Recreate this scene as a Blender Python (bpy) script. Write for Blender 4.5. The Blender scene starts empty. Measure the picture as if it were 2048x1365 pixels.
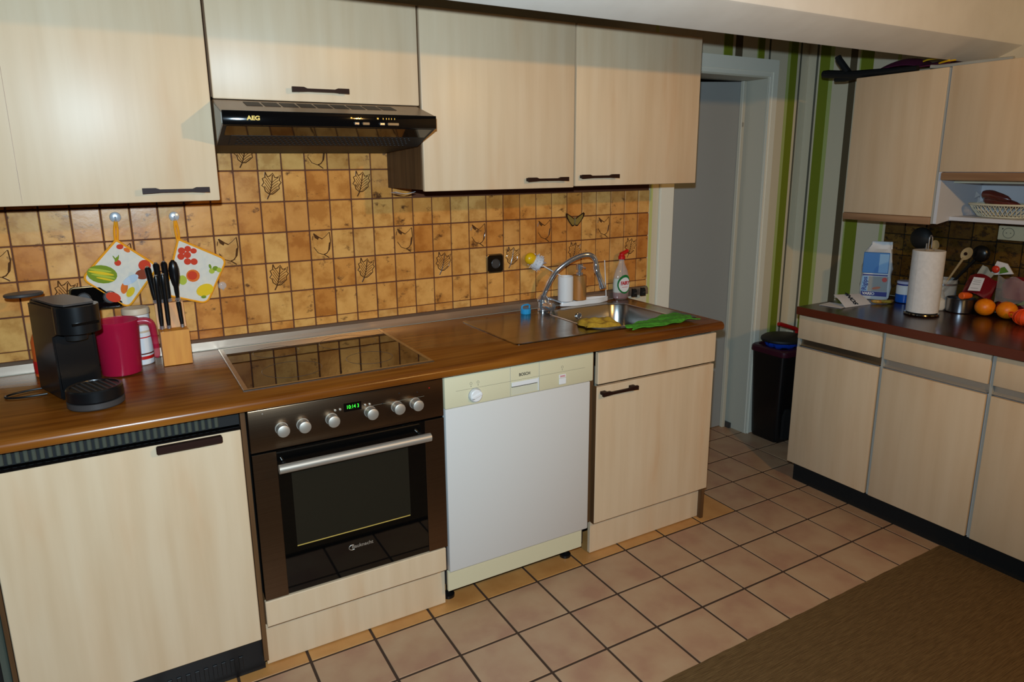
import bpy, bmesh, math, random
from mathutils import Vector, Matrix
random.seed(7)
S = bpy.context.scene
COL = S.collection

def lin(c):
    r = []
    for v in c:
        v = v / 255.0
        r.append(v / 12.92 if v <= 0.04045 else ((v + 0.055) / 1.055) ** 2.4)
    return (r[0], r[1], r[2], 1.0)

# ------------------------------------------------------------------ camera
cd = bpy.data.cameras.new('camera')
cam = bpy.data.objects.new('camera', cd)
COL.objects.link(cam)
YAW, PIT, ROL = -0.5154992868, -0.2221768273, -0.0093
cy_, sy_ = math.cos(YAW), math.sin(YAW)
fw = Vector((-sy_ * math.cos(PIT), cy_ * math.cos(PIT), math.sin(PIT)))
rt = fw.cross(Vector((0, 0, 1))).normalized()
up = rt.cross(fw)
rr = math.cos(ROL) * rt + math.sin(ROL) * up
uu = -math.sin(ROL) * rt + math.cos(ROL) * up
M = Matrix.Identity(4)
for i in range(3):
    M[i][0], M[i][1], M[i][2] = rr[i], uu[i], -fw[i]
M[0][3], M[1][3], M[2][3] = -0.2547, -2.5166, 1.5096
cam.matrix_world = M
cd.sensor_fit = 'HORIZONTAL'
cd.sensor_width = 36.0
cd.lens = 36.0 * 1362.7 / 2048.0
cd.shift_x = 11.9 / 2048.0
cd.shift_y = -43.15 / 2048.0
cd.clip_start = 0.05
S.camera = cam

# ------------------------------------------------------------------ world, light, exposure
w = bpy.data.worlds.new('world')
S.world = w
w.use_nodes = True
bg = w.node_tree.nodes['Background']
bg.inputs[0].default_value = (1.0, 0.62, 0.32, 1)
bg.inputs[1].default_value = 0.01

def lamp(name, loc, watts, col, size, kind='POINT'):
    l = bpy.data.lights.new(name, kind)
    l.energy = watts
    l.color = col
    l.shadow_soft_size = size
    o = bpy.data.objects.new(name, l)
    o.location = loc
    COL.objects.link(o)
    return o
fl = lamp('camera_flash', (-0.285, -2.52, 1.625), 200, (0.63, 0.84, 1.0), 0.018, 'SPOT')
fl.data.spot_size = math.radians(168)
fl.data.spot_blend = 0.85
fl.rotation_euler = (Vector((-0.05, -0.35, 1.25)) - fl.location).to_track_quat('-Z', 'Y').to_euler()
lamp('room_lamp', (1.38, -2.9, 2.1), 62, (1.0, 0.57, 0.17), 0.035)
S.view_settings.view_transform = 'Standard'
S.view_settings.look = 'None'
S.view_settings.gamma = 1.0
S.view_settings.use_curve_mapping = False
S.view_settings.exposure = 0.0

# ------------------------------------------------------------------ materials
def newmat(name):
    m = bpy.data.materials.new(name)
    m.use_nodes = True
    nt = m.node_tree
    return m, nt, nt.nodes['Principled BSDF']

def mat(name, col, rough=0.5, metal=0.0, trans=0.0, emis=0.0, spec=0.5, coat=0.0, alpha=1.0, ior=1.45):
    m, nt, b = newmat(name)
    b.inputs['Base Color'].default_value = lin(col)
    b.inputs['Roughness'].default_value = rough
    b.inputs['Metallic'].default_value = metal
    b.inputs['Transmission Weight'].default_value = trans
    b.inputs['Specular IOR Level'].default_value = spec
    b.inputs['Coat Weight'].default_value = coat
    b.inputs['Alpha'].default_value = alpha
    b.inputs['IOR'].default_value = ior
    if emis:
        b.inputs['Emission Color'].default_value = lin(col)
        b.inputs['Emission Strength'].default_value = emis
    return m

def N(nt, kind, **kw):
    n = nt.nodes.new(kind)
    for k, v in kw.items():
        setattr(n, k, v)
    return n

def ramp(nt, stops, interp='LINEAR'):
    r = N(nt, 'ShaderNodeValToRGB')
    cr = r.color_ramp
    cr.interpolation = interp
    while len(cr.elements) > 1:
        cr.elements.remove(cr.elements[-1])
    cr.elements[0].position = stops[0][0]
    cr.elements[0].color = lin(stops[0][1])
    for p, c in stops[1:]:
        e = cr.elements.new(p)
        e.color = lin(c)
    return r

def coords(nt, scale, rand=True):
    tc = N(nt, 'ShaderNodeTexCoord')
    mp = N(nt, 'ShaderNodeMapping')
    mp.inputs['Scale'].default_value = scale
    nt.links.new(tc.outputs['Object'], mp.inputs['Vector'])
    if rand:
        oi = N(nt, 'ShaderNodeObjectInfo')
        ml = N(nt, 'ShaderNodeMath', operation='MULTIPLY')
        ml.inputs[1].default_value = 37.0
        nt.links.new(oi.outputs['Random'], ml.inputs[0])
        cb = N(nt, 'ShaderNodeCombineXYZ')
        for k in range(3):
            nt.links.new(ml.outputs[0], cb.inputs[k])
        nt.links.new(cb.outputs[0], mp.inputs['Location'])
    return mp

def noisemat(name, stops, scale, nscale=1.0, detail=4.0, rough=0.5, metal=0.0, bump=0.0, bdist=0.002, rand=True, spec=0.5,
             second=None, coat=0.0):
    m, nt, b = newmat(name)
    mp = coords(nt, scale, rand)
    nz = N(nt, 'ShaderNodeTexNoise')
    nz.inputs['Scale'].default_value = nscale
    nz.inputs['Detail'].default_value = detail
    nt.links.new(mp.outputs[0], nz.inputs['Vector'])
    r = ramp(nt, stops)
    nt.links.new(nz.outputs['Fac'], r.inputs[0])
    out = r.outputs[0]
    if second:                                   # (stops as multiply tint, scale)
        mp2 = coords(nt, second[1], rand)
        n2 = N(nt, 'ShaderNodeTexNoise')
        n2.inputs['Scale'].default_value = 1.0
        n2.inputs['Detail'].default_value = 3.0
        nt.links.new(mp2.outputs[0], n2.inputs['Vector'])
        r2 = ramp(nt, second[0])
        nt.links.new(n2.outputs['Fac'], r2.inputs[0])
        mx = N(nt, 'ShaderNodeMix', data_type='RGBA', blend_type='MULTIPLY')
        mx.inputs[0].default_value = 1.0
        nt.links.new(out, mx.inputs[6])
        nt.links.new(r2.outputs[0], mx.inputs[7])
        out = mx.outputs[2]
    nt.links.new(out, b.inputs['Base Color'])
    b.inputs['Roughness'].default_value = rough
    b.inputs['Metallic'].default_value = metal
    b.inputs['Specular IOR Level'].default_value = spec
    b.inputs['Coat Weight'].default_value = coat
    if bump:
        bp = N(nt, 'ShaderNodeBump')
        bp.inputs['Strength'].default_value = bump
        bp.inputs['Distance'].default_value = bdist
        nt.links.new(nz.outputs['Fac'], bp.inputs['Height'])
        nt.links.new(bp.outputs[0], b.inputs['Normal'])
    return m

def tilemat(name, randstops, smudge, smudge_at=0.64, rough=0.22, sc=14.0, edge=None):
    m, nt, b = newmat(name)
    oi = N(nt, 'ShaderNodeObjectInfo')
    r0 = ramp(nt, randstops)
    nt.links.new(oi.outputs['Random'], r0.inputs[0])
    mp = coords(nt, (sc, sc, sc))
    nz = N(nt, 'ShaderNodeTexNoise')
    nz.inputs['Scale'].default_value = 1.0
    nz.inputs['Detail'].default_value = 5.0
    nz.inputs['Roughness'].default_value = 0.62
    nt.links.new(mp.outputs[0], nz.inputs['Vector'])
    r1 = ramp(nt, [(0.3, (255, 240, 215)), (0.5, (236, 214, 180)), (0.62, (205, 170, 120))])
    nt.links.new(nz.outputs['Fac'], r1.inputs[0])
    mx = N(nt, 'ShaderNodeMix', data_type='RGBA', blend_type='MULTIPLY')
    mx.inputs[0].default_value = 0.8
    nt.links.new(r0.outputs[0], mx.inputs[6])
    nt.links.new(r1.outputs[0], mx.inputs[7])
    mp2 = coords(nt, (sc * 1.6, sc * 1.6, sc * 2.2))
    n2 = N(nt, 'ShaderNodeTexNoise')
    n2.inputs['Scale'].default_value = 0.75
    n2.inputs['Detail'].default_value = 6.0
    n2.inputs['Roughness'].default_value = 0.66
    nt.links.new(mp2.outputs[0], n2.inputs['Vector'])
    r2 = ramp(nt, [(smudge_at, (0, 0, 0)), (smudge_at + 0.10, (255, 255, 255))])
    nt.links.new(n2.outputs['Fac'], r2.inputs[0])
    m2 = N(nt, 'ShaderNodeMix', data_type='RGBA')
    nt.links.new(r2.outputs[0], m2.inputs[0])
    nt.links.new(mx.outputs[2], m2.inputs[6])
    m2.inputs[7].default_value = lin(smudge)
    nt.links.new(m2.outputs[2], b.inputs['Base Color'])
    b.inputs['Roughness'].default_value = rough
    bp = N(nt, 'ShaderNodeBump')
    bp.inputs['Strength'].default_value = 0.25
    bp.inputs['Distance'].default_value = 0.002
    nt.links.new(nz.outputs['Fac'], bp.inputs['Height'])
    nt.links.new(bp.outputs[0], b.inputs['Normal'])
    return m

def stripemat(name, axis, lo, hi, bands, base):
    """wallpaper: constant colour ramp along one object axis"""
    m, nt, b = newmat(name)
    tc = N(nt, 'ShaderNodeTexCoord')
    sp = N(nt, 'ShaderNodeSeparateXYZ')
    nt.links.new(tc.outputs['Object'], sp.inputs[0])
    mr = N(nt, 'ShaderNodeMapRange')
    mr.inputs['From Min'].default_value = lo
    mr.inputs['From Max'].default_value = hi
    nt.links.new(sp.outputs[axis], mr.inputs['Value'])
    stops = [(0.0, base)]
    for a, c, col in bands:
        stops.append(((a - lo) / (hi - lo), col))
        stops.append(((c - lo) / (hi - lo), base))
    r = ramp(nt, stops, 'CONSTANT')
    nt.links.new(mr.outputs[0], r.inputs[0])
    nt.links.new(r.outputs[0], b.inputs['Base Color'])
    b.inputs['Roughness'].default_value = 0.75
    nz = N(nt, 'ShaderNodeTexNoise')
    nz.inputs['Scale'].default_value = 260.0
    nt.links.new(tc.outputs['Object'], nz.inputs['Vector'])
    bp = N(nt, 'ShaderNodeBump')
    bp.inputs['Strength'].default_value = 0.15
    bp.inputs['Distance'].default_value = 0.001
    nt.links.new(nz.outputs['Fac'], bp.inputs['Height'])
    nt.links.new(bp.outputs[0], b.inputs['Normal'])
    return m

VEN = [(0.3, (220, 195, 162)), (0.5, (216, 190, 156)), (0.7, (211, 184, 149))]
VT = [(0.4, (255, 255, 255)), (0.62, (253, 249, 245)), (0.75, (250, 238, 228))]
m_ven = noisemat('pale_maple_veneer', VEN, (26, 26, 1.6), 1.0, 5, 0.42, second=(VT, (9, 9, 2.2)))
m_brownside = noisemat('dark_oak_side', [(0.35, (104, 72, 42)), (0.65, (76, 50, 27))], (40, 40, 2.0), 1.0, 5, 0.6, spec=0.25)
m_grip = noisemat('brown_wood_grip', [(0.35, (168, 130, 96)), (0.65, (138, 102, 72))], (30, 2, 30), 1.0, 4, 0.45)
m_oak = noisemat('oak_worktop', [(0.28, (148, 92, 32)), (0.5, (130, 76, 24)), (0.7, (106, 58, 16))], (2.6, 40, 40), 1.0, 5, 0.25, spec=0.35,
                 second=([(0.35, (255, 250, 240)), (0.65, (222, 205, 185))], (1.5, 6, 6)))
m_dkwt = noisemat('dark_brown_worktop', [(0.3, (64, 38, 28)), (0.55, (50, 28, 21)), (0.7, (40, 22, 17))], (30, 2, 30), 1.0, 5, 0.22)
m_dkedge = mat('red_brown_edge', (92, 40, 24), 0.35)
m_black = mat('black_plastic', (16, 16, 17), 0.3)
m_blackm = mat('matt_black', (20, 20, 20), 0.6)
m_gloss = mat('gloss_black', (10, 9, 9), 0.06)
m_hdl = mat('dark_brown_handle', (40, 20, 14), 0.5, spec=0.18)
m_white = mat('white_enamel', (212, 208, 202), 0.4)
m_cream = mat('cream_plastic', (214, 205, 170), 0.45)
m_offw = mat('white_plastic', (228, 226, 224), 0.35)
m_wboard = mat('white_board', (204, 206, 212), 0.5)
m_edge = mat('cream_edge', (206, 202, 178), 0.5)
m_greyedge = mat('grey_edge', (166, 166, 158), 0.5)
m_chrome = mat('chrome', (228, 228, 232), 0.16, 0.9)
m_steel = noisemat('brushed_steel', [(0.3, (176, 170, 162)), (0.7, (150, 144, 136))], (4, 160, 160), 1.0, 3, 0.3, 1.0)
m_panelst = noisemat('brushed_dark_steel', [(0.3, (112, 91, 72)), (0.7, (102, 82, 64))], (3, 900, 900), 1.0, 2, 0.30, 0.96, bump=0.2, bdist=0.0004)
m_sink = noisemat('sink_steel', [(0.3, (150, 140, 126)), (0.7, (128, 118, 104))], (6, 60, 60), 1.0, 3, 0.2, 1.0)
m_bowl = mat('bowl_steel', (168, 166, 162), 0.24, 1.0)
m_alu = mat('aluminium', (186, 178, 166), 0.48, 0.75)
m_copper = noisemat('metal_wall_strip', [(0.3, (206, 186, 166)), (0.7, (190, 168, 148))], (3, 60, 60), 1.0, 3, 0.36, 0.9)
m_hood = noisemat('brown_hood_enamel', [(0.3, (146, 114, 82)), (0.7, (130, 100, 70))], (12, 12, 12), 1.0, 3, 0.34)
m_slot = mat('dark_slot', (38, 24, 15), 0.6)
m_gold = mat('gold_print', (214, 184, 96), 0.35, 0.3)
m_glass = mat('black_glass', (6, 6, 6), 0.03)
m_oglass = mat('oven_window_glass', (34, 31, 24), 0.05)
m_green = mat('green_display', (60, 240, 60), 0.5, emis=1.2)
m_grout = mat('brown_grout', (96, 52, 28), 0.8)
m_fgrout = mat('dark_floor_grout', (62, 43, 29), 0.85)
m_tile = tilemat('tan_wall_tile', [(0.0, (226, 166, 94)), (0.2, (232, 184, 114)), (0.4, (220, 156, 84)), (0.58, (230, 174, 102)),
                                   (0.8, (208, 140, 70)), (1.0, (232, 190, 124))], (92, 56, 32), 0.60)
m_relief = mat('glazed_relief_line', (84, 52, 28), 0.14)
m_leaf = mat('glazed_pale_relief', (204, 172, 118), 0.2)
m_ftile = noisemat('terracotta_floor_tile', [(0.3, (180, 148, 116)), (0.5, (174, 138, 107)), (0.68, (164, 123, 97))], (8, 8, 8), 1.0, 7, 0.40)
m_ytile = noisemat('golden_floor_tile', [(0.3, (200, 146, 84)), (0.7, (180, 124, 66))], (9, 9, 9), 1.0, 4, 0.36)
m_dtile = tilemat('dark_olive_tile', [(0.0, (96, 74, 28)), (0.4, (74, 56, 24)), (0.7, (110, 86, 34)), (1.0, (66, 48, 22))], (34, 24, 13), 0.52, 0.24, 30.0)
m_rug = noisemat('brown_woven_rug', [(0.32, (112, 88, 56)), (0.5, (100, 77, 48)), (0.68, (86, 65, 39))], (20, 420, 60), 1.0, 4, 0.95, bump=0.6, bdist=0.004, rand=False, spec=0.1)
m_plaster = noisemat('cream_plaster', [(0.3, (228, 225, 216)), (0.7, (221, 217, 207))], (9, 9, 9), 1.0, 5, 0.85, bump=0.3, bdist=0.004, rand=False)
m_roomwall = mat('low_bounce_room_brown', (52, 46, 40), 0.9)  # unseen room surfaces, colour darkened to cut bounced light
m_arch = mat('white_door_paint', (196, 190, 172), 0.45)
m_archi = mat('white_architrave_paint', (232, 226, 208), 0.4)
m_leafgrey = mat('grey_door_paint', (152, 153, 150), 0.5)
m_slat = mat('grey_black_slat', (74, 76, 66), 0.28)
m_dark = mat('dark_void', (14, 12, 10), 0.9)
WP = (212, 198, 170)
GR = (118, 128, 16)
GP = (172, 180, 108)
BR = (88, 74, 50)
TH = (92, 88, 74)
m_wpback = stripemat('striped_wallpaper_back', 0, 1.9, 3.06, [
    (1.965, 1.985, (196, 196, 120)), (2.395, 2.402, GP), (2.402, 2.460, GR), (2.480, 2.526, BR), (2.630, 2.640, GP), (2.640, 2.688, GR),
    (2.716, 2.730, TH), (2.862, 2.884, GP), (2.884, 2.942, GR), (2.958, 2.970, TH)], WP)
m_wpright = stripemat('striped_wallpaper_right', 1, -0.60, 0.05, [
    (-0.500, -0.482, GP), (-0.362, -0.297, GR), (-0.297, -0.290, GP), (-0.276, -0.238, BR), (-0.146, -0.124, GP), (-0.124, -0.066, GR), (-0.056, -0.043, TH)], WP)
m_yel = mat('yellow_plastic', (226, 178, 14), 0.3)
m_bristle = mat('white_bristle', (214, 216, 222), 0.7)
m_wood = noisemat('beech_wood', [(0.3, (222, 150, 58)), (0.7, (198, 120, 38))], (60, 60, 5), 1.0, 4, 0.4)
m_bamboo = noisemat('bamboo', [(0.3, (186, 124, 60)), (0.7, (164, 104, 46))], (60, 60, 4), 1.0, 4, 0.45)
m_spoon = noisemat('pale_spoon_wood', [(0.3, (178, 156, 112)), (0.7, (152, 130, 90))], (40, 40, 6), 1.0, 4, 0.6)
m_pink = mat('pink_translucent_plastic', (182, 24, 62), 0.2, alpha=0.62)
m_orangeliq = mat('orange_translucent', (226, 96, 36), 0.2, alpha=0.8)
m_clear = mat('clear_plastic', (226, 230, 228), 0.08, alpha=0.22)
m_red = mat('red_plastic', (196, 24, 22), 0.35)
m_dkred = mat('dark_red_fruit', (112, 14, 24), 0.22, coat=0.6)
m_film = mat('thin_film', (230, 232, 232), 0.12, alpha=0.10)
m_purple = mat('purple_fabric', (92, 22, 56), 0.8)
m_purpler = mat('dark_purple_plastic', (60, 14, 32), 0.4)
m_blue = mat('bright_blue_plastic', (40, 150, 206), 0.35)
m_bluebag = mat('blue_bin_bag', (24, 62, 168), 0.3)
m_jarblue = mat('jar_blue', (14, 84, 176), 0.3)
m_navy = mat('navy_print', (34, 40, 128), 0.45)
m_bagblue = mat('mid_blue_print', (48, 116, 190), 0.4)
m_baglight = mat('light_blue_print', (128, 174, 218), 0.45)
m_bagwhite = mat('white_paper_bag', (212, 214, 216), 0.5)
m_paper = mat('white_paper', (222, 220, 222), 0.8)
m_ink = mat('black_ink', (24, 24, 26), 0.7)
m_greyink = mat('grey_ink', (120, 116, 100), 0.7)
m_tissue = noisemat('white_tissue', [(0.3, (226, 222, 218)), (0.7, (216, 212, 208))], (70, 70, 70), 1.0, 3, 0.95, bump=0.3, bdist=0.002)
m_orange = noisemat('orange_peel', [(0.3, (246, 142, 10)), (0.7, (238, 122, 6))], (90, 90, 90), 1.0, 2, 0.4, bump=0.2, bdist=0.001)
m_carrot = mat('carrot_orange', (236, 98, 28), 0.5)
m_net = mat('orange_net', (244, 78, 20), 0.5)
m_tomato = mat('tomato_red', (204, 52, 28), 0.25)
m_leafg = mat('leaf_green', (84, 128, 36), 0.5)
m_cloth = noisemat('green_microfibre', [(0.3, (78, 154, 34)), (0.7, (56, 124, 20))], (90, 90, 90), 1.0, 3, 0.95, bump=0.6, bdist=0.003)
m_sponge = noisemat('yellow_sponge_cloth', [(0.3, (182, 142, 34)), (0.7, (160, 118, 22))], (90, 90, 90), 1.0, 3, 0.95, bump=0.6, bdist=0.003)
m_cotton = noisemat('white_cotton', [(0.3, (228, 216, 196)), (0.7, (216, 208, 194))], (60, 60, 60), 1.0, 3, 0.9, bump=0.2)
m_piping = mat('orange_piping', (244, 158, 12), 0.7)
m_lid = mat('beige_lid', (206, 184, 156), 0.5)
m_sausage = mat('dark_red_sausage', (96, 34, 26), 0.25, coat=0.8)
m_banana = noisemat('ripe_banana', [(0.35, (196, 164, 62)), (0.6, (150, 96, 34))], (40, 40, 40), 1.0, 3, 0.5)
m_greyplas = mat('dark_grey_plastic', (62, 58, 56), 0.4)
m_liquid = mat('pale_soap_liquid', (196, 200, 186), 0.2)
m_labelg = mat('label_green', (16, 112, 52), 0.4)
m_grgrey = mat('grey_green_metal', (92, 98, 86), 0.35, 0.5)
m_pot = mat('tin_steel', (150, 154, 162), 0.28, 1.0)

# ------------------------------------------------------------------ mesh builder
class MB:
    def __init__(s):
        s.bm = bmesh.new()
        s.mi = 0

    def _mark(s, old):
        for f in s.bm.faces:
            if f not in old:
                f.material_index = s.mi

    def box(s, a, b, bev=0.0, seg=1, rot=None, piv=None):
        old = set(s.bm.faces)
        lo = [min(a[i], b[i]) for i in range(3)]
        hi = [max(a[i], b[i]) for i in range(3)]
        c = Vector([(lo[i] + hi[i]) / 2 for i in range(3)])
        d = [hi[i] - lo[i] for i in range(3)]
        r = bmesh.ops.create_cube(s.bm, size=1.0)
        vs = r['verts']
        for v in vs:
            v.co = Vector((v.co.x * d[0], v.co.y * d[1], v.co.z * d[2]))
        if bev > 0:
            es = list({e for v in vs for e in v.link_edges})
            g = bmesh.ops.bevel(s.bm, geom=es, offset=min(bev, min(d) * 0.49), segments=seg, affect='EDGES', profile=0.5)
            vs = list({v for f in s.bm.faces if f not in old for v in f.verts})
        for v in vs:
            p = v.co + c
            if rot is not None:
                q = Vector(piv) if piv is not None else c
                p = rot @ (p - q) + q
            v.co = p
        s._mark(old)
        return vs

    def ring_loft(s, rings, cap=True, closed=False):
        old = set(s.bm.faces)
        R = [[s.bm.verts.new(p) for p in r] for r in rings]
        n = len(R[0])
        m = len(R)
        for i in range(m if closed else m - 1):
            A, B = R[i], R[(i + 1) % m]
            for k in range(n):
                try:
                    s.bm.faces.new((A[k], A[(k + 1) % n], B[(k + 1) % n], B[k]))
                except ValueError:
                    pass
        if cap and not closed:
            s.bm.faces.new(list(reversed(R[0])))
            s.bm.faces.new(R[-1])
        s._mark(old)

    def cyl(s, p0, p1, r0, r1=None, n=20, cap=True):
        r1 = r0 if r1 is None else r1
        s.tube([p0, p1], None, n, radii=[r0, r1], cap=cap)

    def tube(s, pts, r, n=10, radii=None, cap=True, closed=False):
        P = [Vector(p) for p in pts]
        m = len(P)
        rings = []
        prev = None
        for i in range(m):
            if closed:
                t = (P[(i + 1) % m] - P[i - 1]).normalized()
            else:
                t = (P[min(i + 1, m - 1)] - P[max(i - 1, 0)]).normalized()
            if prev is None:
                a = Vector((0, 0, 1)) if abs(t.z) < 0.9 else Vector((1, 0, 0))
                u = t.cross(a).normalized()
            else:
                u = (prev - t * prev.dot(t)).normalized()
            prev = u
            v = t.cross(u)
            rad = radii[i] if radii else r
            rings.append([P[i] + rad * (math.cos(2 * math.pi * k / n) * u + math.sin(2 * math.pi * k / n) * v) for k in range(n)])
        s.ring_loft(rings, cap, closed)

    def lathe(s, prof, n=28, c=(0, 0, 0), sx=1.0, sy=1.0, cap=True):
        rings = []
        for r, z in prof:
            r = max(r, 1e-5)
            rings.append([Vector((c[0] + sx * r * math.cos(2 * math.pi * k / n), c[1] + sy * r * math.sin(2 * math.pi * k / n), c[2] + z)) for k in range(n)])
        s.ring_loft(rings, cap)

    def prism(s, poly, vec):
        old = set(s.bm.faces)
        vec = Vector(vec)
        A = [s.bm.verts.new(Vector(p)) for p in poly]
        B = [s.bm.verts.new(Vector(p) + vec) for p in poly]
        n = len(A)
        s.bm.faces.new(list(reversed(A)))
        s.bm.faces.new(B)
        for k in range(n):
            s.bm.faces.new((A[k], A[(k + 1) % n], B[(k + 1) % n], B[k]))
        s._mark(old)

    def sphere(s, c, r, sc=(1, 1, 1), u=20, v=12):
        old = set(s.bm.faces)
        g = bmesh.ops.create_uvsphere(s.bm, u_segments=u, v_segments=v, radius=r)
        for q in g['verts']:
            q.co = Vector((q.co.x * sc[0] + c[0], q.co.y * sc[1] + c[1], q.co.z * sc[2] + c[2]))
        s._mark(old)

    def grid(s, f, nu, nv, thick=0.0):
        old = set(s.bm.faces)
        V = [[s.bm.verts.new(f(i / nu, j / nv)) for j in range(nv + 1)] for i in range(nu + 1)]
        fs = []
        for i in range(nu):
            for j in range(nv):
                fs.append(s.bm.faces.new((V[i][j], V[i + 1][j], V[i + 1][j + 1], V[i][j + 1])))
        if thick:
            bmesh.ops.recalc_face_normals(s.bm, faces=fs)
            bmesh.ops.solidify(s.bm, geom=fs, thickness=thick)
        s._mark(old)

ORG = {}

def finish(mb, name, mats, smooth=True, off=None):
    me = bpy.data.meshes.new(name)
    bmesh.ops.recalc_face_normals(mb.bm, faces=mb.bm.faces[:])
    if off is not None:
        for v in mb.bm.verts:
            v.co = v.co - off
    mb.bm.to_mesh(me)
    mb.bm.free()
    for m in (mats if isinstance(mats, (list, tuple)) else [mats]):
        me.materials.append(m)
    if smooth:
        for p in me.polygons:
            p.use_smooth = True
        me.set_sharp_from_angle(angle=math.radians(32))
    return me

def link(name, me, parent=None, loc=(0, 0, 0)):
    o = bpy.data.objects.new(name, me)
    COL.objects.link(o)
    o.location = loc
    if parent is not None:
        o.parent = parent
    return o

def tag(o, label=None, cat=None, group=None, kind=None):
    for k, v in (('label', label), ('category', cat), ('group', group), ('kind', kind)):
        if v:
            o[k] = v
    return o

def thing(name, label, cat, loc=(0, 0, 0), rz=0.0, group=None, local=False):
    o = bpy.data.objects.new(name, None)
    COL.objects.link(o)
    o.empty_display_size = 0.05
    o.location = loc
    o.rotation_euler = (0, 0, rz)
    ORG[o.name] = Vector((0, 0, 0)) if local else Vector(loc)
    return tag(o, label, cat, group)

def part(name, mb, mats, parent, label=None, smooth=True, kind=None):
    off = ORG[parent.name]
    o = link(name, finish(mb, name, mats, smooth, off), parent)
    ORG[o.name] = off
    if label:
        o['label'] = label
    if kind:
        o['kind'] = kind
    return o

def solo(name, mb, mats, label, cat, loc, group=None, local=False, rz=0.0):
    o = link(name, finish(mb, name, mats, True, None if local else Vector(loc)), None, loc)
    o.rotation_euler = (0, 0, rz)
    ORG[o.name] = Vector((0, 0, 0)) if local else Vector(loc)
    return tag(o, label, cat, group)

def struct(name, mb, mats, smooth=False):
    o = link(name, finish(mb, name, mats, smooth))
    ORG[o.name] = Vector((0, 0, 0))
    o['kind'] = 'structure'
    return o

def bx(*a, **k):
    m = MB()
    m.box(*a, **k)
    return m

def text(name, body, size, loc, rot, m, parent, ext=0.0004, align='CENTER', bold=0.0, sx=1.0):
    cu = bpy.data.curves.new(name, 'FONT')
    cu.body = body
    cu.size = size
    cu.align_x = align
    cu.align_y = 'CENTER'
    cu.extrude = ext
    cu.offset = bold
    cu.materials.append(m)
    t_ = bpy.data.objects.new('t', cu)
    COL.objects.link(t_)
    me = bpy.data.meshes.new_from_object(t_.evaluated_get(bpy.context.evaluated_depsgraph_get()))
    bpy.data.objects.remove(t_)
    o = link(name, me, parent)
    o.location = Vector(loc) - ORG[parent.name]
    o.rotation_euler = rot
    o.scale = (sx, 1, 1)
    return o
FRONT = (math.pi / 2, 0, 0)
LEFTF = (math.pi / 2, 0, -math.pi / 2)

def boolean_cut(o, cutmb):
    cme = finish(cutmb, 'cut', m_dark, False)
    c = link('cut', cme)
    c.location = (0, 0, 0)
    md = o.modifiers.new('b', 'BOOLEAN')
    md.operation = 'DIFFERENCE'
    md.object = c
    md.solver = 'EXACT'
    bpy.context.view_layer.update()
    dg = bpy.context.evaluated_depsgraph_get()
    me = bpy.data.meshes.new_from_object(o.evaluated_get(dg))
    o.modifiers.clear()
    o.data = me
    bpy.data.objects.remove(c)

# ================================================================== SETTING
# floor slab (grout) with tiles as parts
floor = struct('floor', bx((-2.5, -5.0, -0.05), (3.13, 0.6, -0.0022)), m_fgrout)
TS = 0.2089
XA, Y0 = 1.1598, -0.6064
g_ = 0.0085
tme = finish(bx((-TS / 2 + g_ / 2, -TS / 2 + g_ / 2, -0.008), (TS / 2 - g_ / 2, TS / 2 - g_ / 2, 0.0), bev=0.0010), 'tile', m_ftile)
yme = finish(bx((-TS / 2 + g_ / 2, -TS / 2 + g_ / 2, -0.008), (TS / 2 - g_ / 2, TS / 2 - g_ / 2, 0.0), bev=0.0010), 'tile', m_ytile)
for i in range(-9, 9):
    for j in range(-4, 3):
        cx, cy = XA + (i + 0.5) * TS, Y0 - (j + 0.5) * TS
        if j < -1 and i < 3:
            continue                      # under the units, never seen
        if i <= -9 and j < 0:
            continue
        t = link('tile', yme if (j == -1 and i < 4) else tme, floor, (cx, cy, random.uniform(-0.0006, 0.0)))
        t.rotation_euler = (random.uniform(-.002, .002), random.uniform(-.002, .002), 0)
# back wall with the doorway notch
DX0, DX1, DZ1 = 2.09, 2.745, 1.945
m = MB()
m.prism([(-2.5, 0.006, -0.01), (DX0, 0.006, -0.01), (DX0, 0.006, DZ1), (DX1, 0.006, DZ1), (DX1, 0.006, -0.01), (3.13, 0.006, -0.01),
         (3.13, 0.006, 2.5), (-2.5, 0.006, 2.5)], (0, 0.15, 0))
wall_back = struct('wall_back', m, m_wpback)
wall_right = struct('wall_right', bx((3.03, -5.0, -0.01), (3.13, 0.0055, 2.5)), m_wpright)
struct('wall_left', bx((-2.6, -5.0, -0.01), (-2.5, 0.15, 2.5)), m_roomwall)
struct('wall_front', bx((-2.5, -5.1, -0.01), (3.03, -5.0, 2.5)), m_roomwall)
struct('ceiling', bx((-2.5, -5.0, 2.5), (3.03, 0.0, 2.6)), m_roomwall)
m = MB()
m.prism([(-2.5, y, z) for y, z in ((-.86, 2.5), (-.86, 1.914), (-.863, 1.9115), (-.868, 1.9125), (-.990, 1.9645), (-.997, 1.969), (-1.0, 1.976), (-1.0, 2.5))], (5.53, 0, 0))
struct('trim_1', m, m_plaster, True)
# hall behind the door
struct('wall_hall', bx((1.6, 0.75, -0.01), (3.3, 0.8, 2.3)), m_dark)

# tiled splashback on the back wall
grout = part('grout_bed', bx((-1.3, 0.0025, 0.93), (1.957, 0.006, 1.76)), m_grout, wall_back, kind='stuff')
PX, PZ, C0, R0 = 0.0809, 0.1077, 0.1099, 1.5001
gx = 0.0046

def tilebox(x0, x1, z0, z1):
    return bx((x0, -0.003, z0), (x1, 0.004, z1), bev=0.0016)
TH_ = dict(plain=finish(tilebox(-PX / 2 + gx / 2, PX / 2 - gx / 2, -PZ / 2 + gx / 2, PZ / 2 - gx / 2), 'tile', m_tile))

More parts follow.
